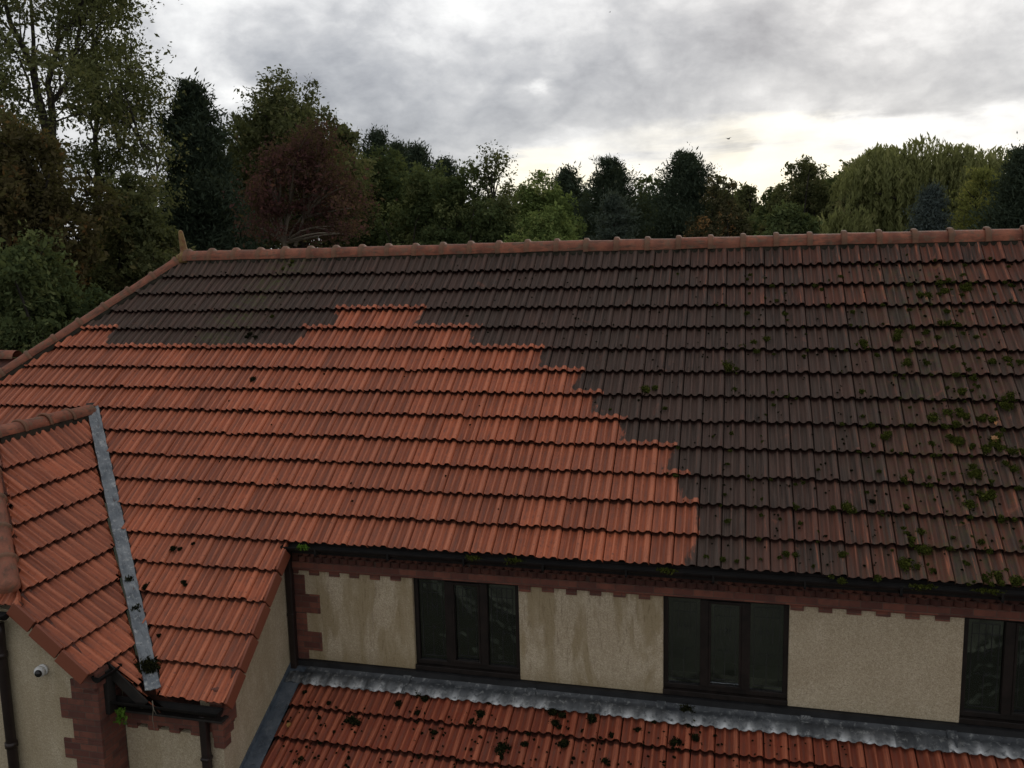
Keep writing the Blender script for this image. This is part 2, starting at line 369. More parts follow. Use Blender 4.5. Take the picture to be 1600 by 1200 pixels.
def np_mesh(name, V, F, attrs=None, fattrs=None, uv=None):
    """V (n,3), F (m,4)"""
    me = bpy.data.meshes.new(name); k = F.shape[1]
    me.vertices.add(len(V)); me.vertices.foreach_set('co', V.astype(np.float32).ravel())
    me.loops.add(F.size); me.loops.foreach_set('vertex_index', F.astype(np.int32).ravel())
    me.polygons.add(len(F)); me.polygons.foreach_set('loop_start', np.arange(0, F.size, k, dtype=np.int32))
    me.polygons.foreach_set('loop_total', np.full(len(F), k, dtype=np.int32))
    me.update(calc_edges=True)
    for nm, a in (attrs or {}).items():
        at = me.attributes.new(nm, 'FLOAT', 'POINT'); at.data.foreach_set('value', a.astype(np.float32))
    for nm, a in (fattrs or {}).items():
        at = me.attributes.new(nm, 'FLOAT', 'FACE'); at.data.foreach_set('value', a.astype(np.float32))
    if uv is not None:
        l = me.uv_layers.new(name='UVMap'); l.data.foreach_set('uv', uv[F.ravel()].astype(np.float32).ravel())
    return me

# ------------------------------------------------------------------ house geometry constants
PA = 0.718261; CA, SA, TA = math.cos(PA), math.sin(PA), math.tan(PA)
G, S0, TW = 0.395845, 0.44296, 0.2525
RX = -1.47; XH = -1.478; WY = -3.65; XW = 2.2; YS = -5.25; YG = -5.60; ZG = -8.2
sk = lambda k: S0+(k-1)*G
# profile of one tile across its width: two troughs parted by a rib, then a flat raised side lap and an open joint
PU = np.array([.0, .025, .06, .11, .18, .25, .30, .335, .365, .415, .445, .48, .53, .58, .63, .675, .71, .76, .90, .95, .995])
PH = np.array([-.006, .009, .006, .0018, 0, .0018, .006, .012, .0185, .0185, .012, .006, .0018, 0, .0018, .006, .013, .0200, .0200, .012, -.012])
PH = PH*2.15
PV = np.array([0, .13, .165, .32, .5, .68, .82, .90, .95, 1.0])
def tiles(name, origin, ex, es, en, courses, intervals, mat, parent, gauge=G, tw=TW, u0=0.0, dirt=None, wear=None, green=None, seed=1, step=.068, head=1):
    rg = np.random.default_rng(seed)
    origin, ex, es, en = (np.array(q, float) for q in (origin, ex, es, en))
    nu, nv = len(PU), len(PV); ED, Vs, Fs, D, RN, RB, WR, GN, UV = [], [], [], [], [], [], [], [], []
    iu = np.arange(nu-1); base = 0
    grid = np.array([[(j*nu+i, (j+1)*nu+i, (j+1)*nu+i+1, j*nu+i+1) for i in range(nu-1)] for j in range(nv+1)]).reshape(-1, 4)
    # the last "row" starts a separate strip for the front edge
    for k, sb in courses:
        srow = sb-gauge-.05+(gauge+.05)*PV
        for idx in range(len(intervals(k, sb-.5*gauge))):
            lo = np.array([intervals(k, s_)[idx][0] if idx < len(intervals(k, s_)) else np.nan for s_ in srow])
            hi = np.array([intervals(k, s_)[idx][1] if idx < len(intervals(k, s_)) else np.nan for s_ in srow])
            if np.all(np.isnan(lo)): continue
            lo = np.where(np.isnan(lo), np.nanmax(lo), lo); hi = np.where(np.isnan(hi), np.nanmin(hi), hi)
            i0 = int(math.floor((np.min(lo)-u0)/tw)); i1 = int(math.ceil((np.max(hi)-u0)/tw))
            for i in range(i0, i1):
                xa = u0+i*tw
                if not np.any((xa+tw > lo+.01) & (xa < hi-.01) & (hi > lo)): continue
                jx, js, jn, jr = rg.normal(0, .0016), rg.normal(0, .005)+(.014 if rg.random() < .025 else 0), rg.normal(0, .0024), rg.normal(0, .006)
                xs = xa+PU*tw
                Xg = np.clip(xs[None, :]+jx+jr*(PV[:, None]-.5)*.3, lo[:, None], np.maximum(hi, lo)[:, None])
                Sg = np.repeat((srow+js*PV)[:, None], nu, 1)
                Ng = -(step if k > head else .010)*(1-PV[:, None])+PH[None, :]+jn*PV[:, None]+(PU[None, :]-.5)*jr*PV[:, None]
                P = origin+Xg[..., None]*ex+Sg[..., None]*es+Ng[..., None]*en
                front_t = P[-1]; front_b = front_t-en*(.018)-es*.003
                back_b = front_b-es*.05
                allP = np.concatenate([P.reshape(-1, 3), front_t, front_b, back_b])
                Vs.append(allP)
                F = grid[:(nv-1)*(nu-1)]
                o = nv*nu
                Ff = np.stack([o+iu, o+nu+iu, o+nu+iu+1, o+iu+1], 1); Fb = np.stack([o+nu+iu, o+2*nu+iu, o+2*nu+iu+1, o+nu+iu+1], 1)
                Fs.append(np.concatenate([F, Ff, Fb])+base); base += len(allP)
                xx = np.concatenate([Xg.ravel(), Xg[-1], Xg[-1], Xg[-1]]); ss = np.concatenate([Sg.ravel(), Sg[-1], Sg[-1]+.01, Sg[-1]+.02])
                vv = np.concatenate([np.repeat(PV, nu), np.ones(3*nu)])
                D.append(dirt(xx, k, vv) if dirt else np.zeros(len(xx)))
                WR.append(wear(xx, k) if wear else np.zeros(len(xx))); GN.append(green(xx, k) if green else np.zeros(len(xx)))
                ED.append(np.concatenate([np.repeat(np.array([1.0, .9]+[0]*(nv-2))*(k > head), nu), np.ones(3*nu)])); RN.append(np.full(len(xx), rg.random())); RB.append(np.tile(np.clip(PH/.044, 0, 1), nv+3))  # first list masks the painted lap shade: covered heads and front strip
                UV.append(np.stack([xx+rg.random()*.0, ss+k*.37], 1))
    V = np.concatenate(Vs); F = np.concatenate(Fs)
    me = np_mesh(name, V, F, dict(dirt=np.concatenate(D), rnd=np.concatenate(RN), rib=np.concatenate(RB), wear=np.concatenate(WR), green=np.concatenate(GN), edge=np.concatenate(ED)), uv=np.concatenate(UV))
    return link(name, me, mat, parent)

house = empty('brick_house', (0, 0, ZG), 'cream rendered house with half cleaned orange and blackened tiled roofs', 'house')

# ---- main roof
CLEAN = {4: [(1.78, 3.10)], 5: [(-9, -1.95), (1.34, 4.00)], 6: [(-9, 4.98)], 7: [(-9, 5.57)], 8: [(-9, 5.86)], 9: [(-9, 6.18)],
         10: [(-9, 6.83)], 11: [(-9, 7.00)], 12: [(-9, 7.12)], 13: [(-9, 7.13)]}
for k in range(14, 20): CLEAN[k] = [(-9, 3)]
def inside(x, spans):
    d = np.full(x.shape, -9.0)
    for a, b in spans: d = np.maximum(d, np.minimum(x-a, b-x))
    return d
def dirt_main(x, k, v):
    d = inside(x, CLEAN.get(k, []))+.05*np.sin(k*2.1+v*2.5)
    rim = inside(x, CLEAN.get(k+1, []))+.08
    c = np.clip(.5-d*4.5, 0, 1); r = np.where(v > .88, np.clip(.5-rim*7, 0, 1), 1)
    return np.minimum(c, r)
def wear_main(x, k):
    a = np.clip((x-7.4)/3.0, 0, 1)*np.clip(.35+.65*np.abs(k-7)/6, 0, 1)
    b = np.clip((x-5.5)/4.5, 0, 1)*(k <= 3)*.9
    c = np.clip((x-6.9)/2, 0, 1)*(k >= 12)*.8
    return np.maximum(np.maximum(a, b), np.maximum(c, .12))
def green_main(x, k):
    return np.clip(.9*np.exp(-((x-.75+.16*k)/.35)**2)*(k <= 6)+.12*np.clip((2.5-x)/3, 0, 1)*(k <= 6)+.8*np.exp(-((x-9.9)/.8)**2)*(k > 1)*.6, 0, 1)
def iv_main(k, s):
    y = -s*CA; lo = XH+y; hi = 16.2 if k <= 13 else 2.35
    if k > 13 and s > sk(13)+.02 or k > 13: hi = 2.35
    if y > -2.5: return [(lo, hi)]
    return [(lo, RX-(-y-2.5)-.06), (RX+(-y-2.5)+.075, hi)]
def iv_main_wrap(k, s):
    r = iv_main(k, s)
    return r
# above the junction with the wing one run, below it a run each side of the wing
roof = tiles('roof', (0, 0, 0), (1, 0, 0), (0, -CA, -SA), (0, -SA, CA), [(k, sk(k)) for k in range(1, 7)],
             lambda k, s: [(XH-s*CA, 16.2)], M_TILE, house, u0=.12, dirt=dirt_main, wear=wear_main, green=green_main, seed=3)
roof['label'] = 'long front roof slope scrubbed orange at left and still black at right'
def iv_right(k, s):
    y = -s*CA; return [(max(RX+(-y-2.5)+.114, -1.40) if y < -2.5 else RX+.06, 16.2 if k <= 13 else 2.35)]
def iv_left(k, s):
    y = -s*CA; return [(XH+y, RX-(-y-2.5)-.05 if y < -2.5 else RX+.06)]
def join(objs, name, mat, parent):
    ms = [o.data for o in objs]; Vs = []; Fs = []; A = {n: [] for n in ('dirt', 'rnd', 'rib', 'wear', 'green', 'edge')}; U = []; b = 0
    for me in ms:
        v = np.empty(len(me.vertices)*3, np.float32); me.vertices.foreach_get('co', v); f = np.empty(len(me.loops), np.int32); me.loops.foreach_get('vertex_index', f)
        u = np.empty(len(me.loops)*2, np.float32); me.uv_layers[0].data.foreach_get('uv', u)
        Vs.append(v.reshape(-1, 3)); Fs.append(f.reshape(-1, 4)+b)
        uvv = np.zeros((len(me.vertices), 2)); uvv[f] = u.reshape(-1, 2); U.append(uvv); b += len(me.vertices)
        for n in A:
            a = np.empty(len(me.vertices), np.float32); me.attributes[n].data.foreach_get('value', a); A[n].append(a)
    nm = np_mesh(name, np.concatenate(Vs), np.concatenate(Fs), {n: np.concatenate(a) for n, a in A.items()}, uv=np.concatenate(U))
    lab = objs[0].get('label')
    for o in objs: bpy.data.objects.remove(o)
    o = link(name, nm, mat, parent)
    if lab: o['label'] = lab
    return o
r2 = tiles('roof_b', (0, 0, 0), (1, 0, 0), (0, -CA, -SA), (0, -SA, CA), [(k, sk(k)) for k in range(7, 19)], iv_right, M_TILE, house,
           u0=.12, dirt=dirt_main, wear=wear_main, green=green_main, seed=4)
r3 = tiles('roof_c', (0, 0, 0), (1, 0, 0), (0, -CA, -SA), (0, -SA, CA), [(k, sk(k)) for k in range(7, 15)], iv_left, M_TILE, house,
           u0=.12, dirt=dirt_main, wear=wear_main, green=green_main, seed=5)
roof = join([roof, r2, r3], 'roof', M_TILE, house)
# boarding under the tiles and the slopes that face away
def slab(name, pts, n, th, mat, parent):
    n = np.array(n, float); b = MB(); b.prism([np.array(q, float)-n*.105 for q in pts], -n*th); return b.build(name, mat, parent)
nM = (0, -SA, CA)
def pm(x, s): return (x, -s*CA, -s*SA)
slab('roof_boarding', [pm(XH, 0), pm(16.2, 0), pm(16.2, sk(13)-.12), pm(2.3, sk(13)-.12), pm(2.3, sk(18)-.1), pm(1.42, sk(18)-.1), pm(RX, 2.5/CA), pm(-4.4, 5.55-.1-1.6), pm(XH-3.0, 3.0/CA)], nM, .05, M_UNDER, roof)
b = MB(); e = 3.9
b.quad((16.2, 0, 0), (XH, 0, 0), (XH-e, e, -e*TA), (16.2, e, -e*TA)); b.quad((XH, 0, 0), (XH-e, -e, -e*TA), (XH-e, e, -e*TA), (XH, 0, 0.001))
b.build('roof_slope', M_EDGE, roof)

# ---- ridge and hip tiles: one mesh, one object each
def ridge_mesh(name, r=.112, rc=.140, L=.45, collar=.075, rise=-.02, sweep=96, end=False, skirt=0.0):
    prof = [(0, rc*.90), (.008, rc), (.03, rc*1.015), (collar-.015, rc), (collar, rc*.93), (collar+.008, r+.004), (collar+.05, r), (L*.6, r*.985), (L+.03, r*.96)]
    if end: prof += [(L+.05, r*.90), (L+.075, r*.72), (L+.092, r*.45), (L+.098, r*.05)]
    n = 18; V = []; C = []
    for (x, rr) in prof:
        for k in range(n+1):
            t_ = R(-sweep+2*sweep*k/n); V.append((x, math.sin(t_)*rr, math.cos(t_)*rr+rise-(skirt if k in (0, n) else 0))); C.append(1.0 if x < collar+.004 else 0)
    F = [(i*(n+1)+k, i*(n+1)+k+1, (i+1)*(n+1)+k+1, (i+1)*(n+1)+k) for i in range(len(prof)-1) for k in range(n)]
    # inner face so that the open end has thickness
    o = len(V)
    for k in range(n+1):
        t_ = R(-sweep+2*sweep*k/n); V.append((.012, math.sin(t_)*(rc-.03), math.cos(t_)*(rc-.03)+rise)); C.append(1.0)
    F += [(o+k, o+k+1, k+1, k) for k in range(n)]
    me = np_mesh(name, np.array(V), np.array(F), dict(collar=np.array(C))); me.polygons.foreach_set('use_smooth', [True]*len(me.polygons)); me.materials.append(M_RIDGE)
    return me
RM = ridge_mesh('ridge_tile', rc=.148, skirt=.035); HM = ridge_mesh('hip_tile', r=.098, rc=.118, collar=.06); WM = ridge_mesh('wing_ridge_tile', r=.115, rc=.138, collar=.055)
HE = ridge_mesh('hip_end_tile', r=.115, rc=.138, collar=.055, L=.36, end=True)
def place_run(name, me, A, B, parent, L=.45, up=(0, 0, 1), last=None, lift=0.0):
    A = Vector(A); B = Vector(B); d = (B-A); n = max(1, int(d.length/L+.3)); d.normalize(); u = Vector(up); yv = u.cross(d).normalized(); zv = d.cross(yv)
    for i in range(n):
        o = bpy.data.objects.new(name, last if (last and i == n-1) else me); COL.objects.link(o)
        P = A+d*L*i+zv*(lift+random.gauss(0, .004))+yv*random.gauss(0, .004)
        off = Vector((0, 0, 0)); q = parent
        while q: off += q.location; q = q.parent
        o.parent = parent
        mm = Matrix.Identity(4); dz = random.gauss(0, .008); zz_ = (zv+d*dz).normalized(); dd = yv.cross(zz_).normalized()
        for r_ in range(3): mm[r_][0], mm[r_][1], mm[r_][2] = dd[r_], yv[r_], zz_[r_]
        par = Matrix.Translation(off)
        o.matrix_parent_inverse = Matrix.Identity(4); mm.translation = P-off; o.matrix_basis = mm
# collars sit on whole multiples of .45 m along the ridge
for i in range(-3, 36):
    o = bpy.data.objects.new('ridge_tile', RM); COL.objects.link(o); o.parent = roof
    off = Vector((0, 0, ZG)); loc = Vector((i*.45-.035, random.gauss(0, .004), .036+random.gauss(0, .003)))
    o.location = loc-off-roof.location; o.rotation_euler = (random.gauss(0, .02), random.gauss(0, .006), random.gauss(0, .006))
hd = Vector((-1, -1, -TA)).normalized(); hup = Vector((-SA*.7, -SA*.7, CA)).normalized()
P0 = Vector((XH, 0, 0))
place_run('hip_tile', HM, P0+hd*.08, P0+hd*6.6, roof, up=hup, lift=.015)
# mortar bedding under the ridge
b = MB(); b.obox((XH+.05, -.098, -.09), (17.6, 0, 0), (0, .196, 0), (0, 0, .085)); b.build('mortar_bedding', M_MORTAR, roof)
b = MB(); hs = Vector((1, -1, 0)).normalized(); q = P0+hd*.1-hs*.10-hup*.075; b.obox(q, hd*6.4, hs*.20, hup*.06); b.build('mortar_bedding', M_MORTAR, roof)
# finial
b = MB(); base = np.array([-1.43, 0, .04])
b.tube([base+np.array(q) for q in [(0, 0, -.10), (0, 0, .02), (0, 0, .06), (-.006, 0, .10), (-.016, 0, .17), (-.026, 0, .25), (-.036, 0, .33), (-.045, 0, .40), (-.05, 0, .425), (-.052, 0, .44)]],
       [.15, .14, .080, .062, .057, .052, .046, .039, .030, .010], 12)
fi = b.build('finial', M_FINIAL, roof, True)
# ---- the other ridge that meets the hip at far left
r4 = empty('tmp', (0, 0, 0)); bpy.data.objects.remove(r4)
b = MB(); b.quad((-9, -1.62, -1.50), (-3.2, -1.62, -1.50), (-3.2, -4.6, -1.50-2.98*TA), (-9, -4.6, -1.50-2.98*TA)); b.quad((-9, -1.62, -1.50), (-9, 2.6, -1.5-4.2*TA), (-3.2, 2.6, -1.5-4.2*TA), (-3.2, -1.62, -1.501))
back_roof = b.build('back_roof', M_EDGE, house)
for i in range(10):
    o = bpy.data.objects.new('ridge_tile', WM); COL.objects.link(o); o.parent = back_roof
    o.location = Vector((-3.95-i*.45, -1.62, -1.47))-Vector((0, 0, ZG))-back_roof.location

# ---- wing roof (ridge runs towards the camera)
WO = (RX, 0, -2.5*TA)
ws_ = lambda k: .50+.3975*(k-1)
def iv_wing(k, s):
    x = RX+s*CA; hi = -2.5-(x-RX)-.078
    lo = -5.74 if x > .20 else -5.70+(.20-x)*.92
    if k >= 9: lo = -5.42
    return [(lo, hi)]
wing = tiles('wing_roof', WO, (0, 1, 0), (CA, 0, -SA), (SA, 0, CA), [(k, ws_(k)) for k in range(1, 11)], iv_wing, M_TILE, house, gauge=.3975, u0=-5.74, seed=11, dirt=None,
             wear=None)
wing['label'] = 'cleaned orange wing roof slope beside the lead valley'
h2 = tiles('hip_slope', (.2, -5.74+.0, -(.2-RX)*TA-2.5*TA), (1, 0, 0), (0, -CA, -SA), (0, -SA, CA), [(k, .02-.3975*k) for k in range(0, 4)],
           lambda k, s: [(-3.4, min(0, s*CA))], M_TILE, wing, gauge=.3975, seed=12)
slab('roof_boarding', [np.array(WO)+np.array(q) for q in [(0, -4.2, 0), (0, -2.5, 0), (2.88, -5.36, -2.88*TA), (2.38, -5.36, -2.38*TA), (2.38, -5.68, -2.38*TA), (1.68, -5.68, -1.68*TA)]], (SA, 0, CA), .05, M_UNDER, wing)
b = MB(); b.quad((RX, -2.5, -2.5*TA-.05), (RX, -4.1, -2.5*TA-.05), (RX-3, -5.7, -5.5*TA-.05), (RX-3, -5.45, -5.5*TA-.05)); b.build('roof_slope', M_EDGE, wing)
# wing ridge tiles
place_run('ridge_tile', WM, (RX, -4.25, -2.5*TA+.03), (RX, -2.53, -2.5*TA+.03), wing, L=.43)
wd = Vector((1, -1, -TA)).normalized(); wup = Vector((SA*.7, -SA*.7, CA)).normalized()
PWp = ((SA, 0, CA), float(np.dot((SA, 0, CA), (RX, 0, -2.5*TA)))+.06)
HB = Vector(hit(16, 925, *PWp)); wd = (HB-Vector(hit(-9, 790, *PWp))).normalized()
place_run('hip_tile', WM, HB-wd*.455*6, HB, wing, up=wup, lift=.02, L=.455, last=HE)
b = MB(); b.obox((RX-.115, -4.2, -2.5*TA-.085), (.22, 0, 0), (0, 1.62, 0), (0, 0, .085)); b.build('mortar_bedding', M_MORTAR, wing)
q = HB-wd*2.6-Vector((-.7, -.7, 0))*(-.14)-wup*.08

# verge tiles: block ends hanging over the gables
def verge_piece(o, dirv, out, nrm, L, depth=.165, th=.036, gapv=.012):
    b = MB(); o = Vector(o); b.obox(o, dirv*(L-gapv), out*th, -nrm*depth); return b
for k in range(14, 19):
    s1 = sk(k); s_ = s1-G+.012; L = G
    if k == 14: s_ = sk(13)+.10; L = s1-s_
    b = verge_piece(Vector(pm(2.345, s_))+Vector(nM)*(-.004), (Vector((0, -CA, -SA))+Vector(nM)*.055).normalized(), Vector((1, 0, 0)), Vector(nM), L)
    bevel(b.build('verge_tile', M_TILE, roof), .006)
nW = Vector((SA, 0, CA)); dW = Vector((CA, 0, -SA))
for k in range(6, 9):
    s1 = ws_(k); s_ = s1-.3975+.012; L = .3975
    if k == 6: s_ = 2.16; L = s1-s_
    p = Vector(WO)+Vector((0, -5.745, 0))+dW*s_
    b = verge_piece(p-nW*.004, (dW+nW*.055).normalized(), Vector((0, -1, 0)), nW, L, .17)
    bevel(b.build('verge_tile', M_TILE, wing), .006)
# lead valley: a creased strip with lapped sheets
vd = Vector((1, -1, -TA)).normalized(); VA = Vector((RX+.0, -2.44, -2.5*TA+.03)); Lv = 4.86
b = MB(); side = Vector((1, 1, 0)).normalized(); vup = side.cross(vd).normalized()
if vup.z < 0: vup = -vup
nseg = 60; V = []; F = []; ncr = 7
for i in range(nseg+1):
    t_ = i/nseg; P = VA+vd*Lv*t_; lap = .006*((t_*3.2) % 1)
    for j in range(ncr):
        u = (j/(ncr-1)-.5)*2; wv = .080+.003*math.sin(i*1.7)
        h = .045+.030*abs(u)+.022*1.0*math.exp(-(u/.20)**2)+lap*1.6+random.gauss(0, .0035)
        V.append(tuple(P+side*wv*u+vup*h))
F = [(i*ncr+j, i*ncr+j+1, (i+1)*ncr+j+1, (i+1)*ncr+j) for i in range(nseg) for j in range(ncr-1)]
me = bpy.data.meshes.new('valley'); me.from_pydata(V, [], F); vo = link('lead_valley', me, M_LEADV, house); sm = vo.modifiers.new('thick', 'SOLIDIFY'); sm.thickness = .012
vo['label'] = 'pale lead valley strip running between the two orange slopes'
b = MB(); b.obox(VA-vd*.10-side*.07+vup*.035, vd*.14, side*.14, vup*.022); b.obox(VA+side*.082-vup*.02, vd*4.8, side*.014, vup*.07); b.build('valley_cap', M_WOODBOARD, house)

# ---- gutters
def gutter(name, A, B, r=.058, parent=house, mat=M_BLACK):
    A, B = Vector(A), Vector(B); d = (B-A).normalized(); sd_ = d.cross(Vector((0, 0, 1))).normalized(); n = 10; V = []; F = []
    for P in (A, B):
        for k in range(n+1):
            t_ = math.pi*k/n; V.append(tuple(P+sd_*math.cos(t_)*r-Vector((0, 0, 1))*math.sin(t_)*r))
    F = [(k, k+1, n+1+k+1, n+1+k) for k in range(n)]+[tuple(range(n+1)), tuple(range(2*n+1, n, -1))]
    me = bpy.data.meshes.new(name); me.from_pydata(V, [], F); o = link(name, me, mat, parent); s_ = o.modifiers.new('t', 'SOLIDIFY'); s_.thickness = .006; s_.offset = 1
    return o
ye, ze = -sk(13)*CA, -sk(13)*SA
gutter('gutter', (2.30, ye-.008, ze-.048), (16.2, ye-.008, ze-.048), .054)
ye2, ze2 = -sk(18)*CA, -sk(18)*SA
gutter('gutter', (.98, ye2-.035, ze2-.06), (2.32, ye2-.035, ze2-.06), .060)
xe = RX+ws_(8)*CA; zw = -2.5*TA-ws_(8)*SA
gutter('gutter', (xe+.03, -5.70, zw-.06), (xe+.03, -5.36, zw-.06), .060)
gutter('gutter', (-3.2, -5.80, -3.74), (.06, -5.80, -3.74), .06)
b = MB(); b.box(2.36, 16.2, ye+.075, ye+.10, ze-.17, ze-.02); b.build('fascia', M_BLACK, house)
# gutter brackets
for i in range(15):
    b = MB(); x = 2.75+i*.92; b.box(x, x+.022, ye-.085, ye+.07, ze-.135, ze-.125); b.box(x, x+.022, ye-.085, ye-.077, ze-.13, ze-.055); b.build('gutter_bracket', M_BLACK, house)

# ---- upper wall with its windows
wins = [(3.84, 5.15), (6.815, 8.160), (9.880, 11.20), (12.9, 14.2)]
xs = [XW]; [xs.extend(w_) for w_ in wins]; xs.append(16.2)
for i in range(0, len(xs), 2):
    b = MB(); b.box(xs[i], xs[i+1], WY, WY+.28, -5.035, -3.72)
    o = bevel(b.build('wall', M_REND if i < 4 else M_REND_CLEAN, house), .012, 3)
    o['label'] = 'cream render panel streaked with brown damp' if i < 4 else 'clean cream render panel'
b = MB(); b.box(XW, 16.2, WY+.022, WY+.30, -8.2, -5.037); b.box(XW+.03, 16.2, WY-.045, WY+.03, -5.13, -5.040); b.build('wall_upstand', M_MEMB, house)
b = MB(); b.box(XW+.1, 16.1, -3.3, -1.9, -5.16, -5.12); b.box(XW+.1, 16.1, -2.55, -2.50, -5.12, -3.36); b.box(XW+.1, 16.1, -3.36, -1.9, -3.36, -3.30)
for x in (5.9, 9.0, 12.0): b.box(x, x+.06, -3.3, -1.9, -5.12, -3.36)
b.build('interior', M_ROOM, house)
# brick cornice
b = MB(); b.box(XW+.08, 16.2, WY-.055, WY+.2, -3.848, -3.742); o = b.build('brick_course', M_BRICK, house); bevel(o, .005)
b = MB(); b.box(XW+.08, 16.2, WY-.03, WY+.2, -3.740, -3.40)
n = int((16.2-2.4)/.112)
for i in range(n):
    x = 2.42+i*.112; c_ = np.array([x, WY-.045, -3.735+random.gauss(0, .002)])
    b.obox(c_+np.array([-.052, 0, 0]), (.052, -.052, 0), (.052, .052, 0), (0, 0, .072))
    b.obox(c_+np.array([-.052+.056, 0, .078]), (.052, -.052, 0), (.052, .052, 0), (0, 0, .068))
b.build('dogtooth_cornice', M_BRICKD, house)
for i in range(0, len(xs), 2):
    xa, xb = xs[i]+(.02 if i == 0 else .004), xs[i+1]-.004; nn_ = max(1, round((xb-xa)/.275)); pw = (xb-xa)/nn_; b = MB(); b.box(xa, xb, WY-.010, WY+.1, -3.872, -3.8485)
    for j in range(nn_): b.box(xa+j*pw+.01*random.random(), xa+j*pw+pw*.5+random.gauss(0, .004), WY-.016-random.random()*.004, WY+.09, -3.922+random.gauss(0, .005), -3.8475)
    b.build('brick_dentils', M_BRICK, house)
# quoins beside the corner pipe
b = MB(); z = -3.93; i = 0
while z > -5.03:
    h_ = .245; wd_ = .145 if i % 2 == 0 else .335
    b.box(XW+.02, XW+.08+wd_, WY-.012, WY+.1, max(z-h_, -5.035), z-.002); z -= h_; i += 1
bevel(b.build('quoins', M_BRICK, house), .005)

def window(x0, x1, label):
    z0, z1, yf = -5.035, -3.852, WY+.045
    fr = MB(); f = .052
    fr.box(x0, x1, yf, yf+.07, z1-.05, z1); fr.box(x0, x0+f, yf, yf+.07, z0+.12, z1-.05); fr.box(x1-f, x1, yf, yf+.07, z0+.12, z1-.05)
    fr.box(x0, x1, yf, yf+.07, z0+.065, z0+.12)
    W = (x1-x0-2*f); mw = .095; lw = (W-2*mw)/3
    cols = [x0+f, x0+f+lw+mw, x0+f+2*(lw+mw)]
    for c_ in (cols[0]+lw, cols[1]+lw): fr.box(c_, c_+mw, yf-.012, yf+.07, z0+.12, z1-.05)
    fr.box(x0, x1, yf-.05, yf+.07, z0, z0+.062)
    wo = empty('window', (0, 0, 0)); wo.parent = house; wo.location = (0, 0, -ZG); wo['label'] = label
    bevel(fr.build('frame', M_FRAME, wo), .005)
    for i_, c_ in enumerate(cols):
        a, bb, lo, hi = c_, c_+lw, z0+.12, z1-.05
        if i_ == 1:      # opening casement
            s_ = MB(); t_ = .034; s_.box(a, bb, yf-.018, yf+.03, hi-t_, hi-.001); s_.box(a, bb, yf-.018, yf+.03, lo+.001, lo+t_); s_.box(a, a+t_*.7, yf-.018, yf+.03, lo+t_, hi-t_); s_.box(bb-t_*.7, bb, yf-.018, yf+.03, lo+t_, hi-t_)
            bevel(s_.build('casement', M_FRAME, wo), .004); a += t_*.7; bb -= t_*.7; lo += t_; hi -= t_
        g = MB(); g.box(a, bb, yf+.032, yf+.040, lo, hi); g.build('pane', M_GLASS, wo)
        cm = MB(); y0 = yf+.027; tt = .0055
        def vb(x, za, zb): cm.box(x-tt/2, x+tt/2, y0, y0+.004, za, zb)
        def hb(z, xa, xb): cm.box(xa, xb, y0-.0005, y0+.0035, z-tt/2, z+tt/2)
        wl = bb-a; hh = hi-lo; mx = (a+bb)/2
        for fx in (.12, .88): vb(a+wl*fx, lo+hh*.05, hi-hh*.05)
        for fx in (.32, .68): vb(a+wl*fx, lo+hh*.55, hi-hh*.05)
        vb(mx, lo+hh*.60, hi-hh*.05); vb(mx, lo+hh*.05, lo+hh*.40)
        for fz in (.05, .95): hb(lo+hh*fz, a+wl*.12, a+wl*.88)
        hb(hi-hh*.16, a+wl*.12, a+wl*.88)
        for zc in (lo+hh*.66, lo+hh*.40):
            cm.tube([(mx-.0, y0, zc+.035), (mx+.03, y0, zc), (mx, y0, zc-.035), (mx-.03, y0, zc), (mx, y0, zc+.035)], .004, 4)
            for sg in (-1, 1): cm.tube([(mx+sg*.03, y0, zc), (mx+sg*wl*.16, y0, zc+.02), (mx+sg*wl*.24, y0, zc)], .003, 4)
        cm.build('lead_came', M_CAME, wo)
    s_ = MB(); s_.box(x0-.05, x1+.05, yf+.075, yf+.33, z0+.085, z0+.112); s_.build('window_board', M_BOARD, wo)
    return wo
window(*wins[0], 'leaded window nearest the corner downpipe'); window(*wins[1], 'leaded window between the stained and clean render panels')
window(*wins[2], 'leaded window at right edge'); window(*wins[3], 'leaded window farthest right')

# corner downpipe
b = MB(); b.box(XW+.012, XW+.092, WY-.105, WY-.022, -5.20, -3.52); b.box(XW+.002, XW+.105, WY-.115, WY-.012, -3.62, -3.5)
b.box(XW+.006, XW+.098, WY-.111, WY-.016, -4.45, -4.40); o = bevel(b.build('downpipe', M_BROWN, house), .012); o['label'] = 'dark downpipe in the corner beside the leaded windows'

# ---- lower roof (lean-to)
LB = R(27.78); LCA, LSA = math.cos(LB), math.sin(LB)
LO = np.array([0, -3.891, -5.238])
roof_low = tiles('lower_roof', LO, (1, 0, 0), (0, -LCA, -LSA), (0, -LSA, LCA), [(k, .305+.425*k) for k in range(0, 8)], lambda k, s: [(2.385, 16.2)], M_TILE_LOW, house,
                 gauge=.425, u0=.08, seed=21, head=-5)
roof_low['label'] = 'darker orange lean-to roof speckled with black moss'
b = MB(); b.quad((2.2, -3.75, -5.26), (16.2, -3.75, -5.26), (16.2, -7.1, -5.26-3.35*math.tan(LB)), (2.2, -7.1, -5.26-3.35*math.tan(LB))); b.build('roof_boarding', M_UNDER, roof_low)
b = MB(); b.box(2.25, 16.2, -6.9, -6.75, -8.2, -6.98); b.build('wall', M_REND_SIDE, house)
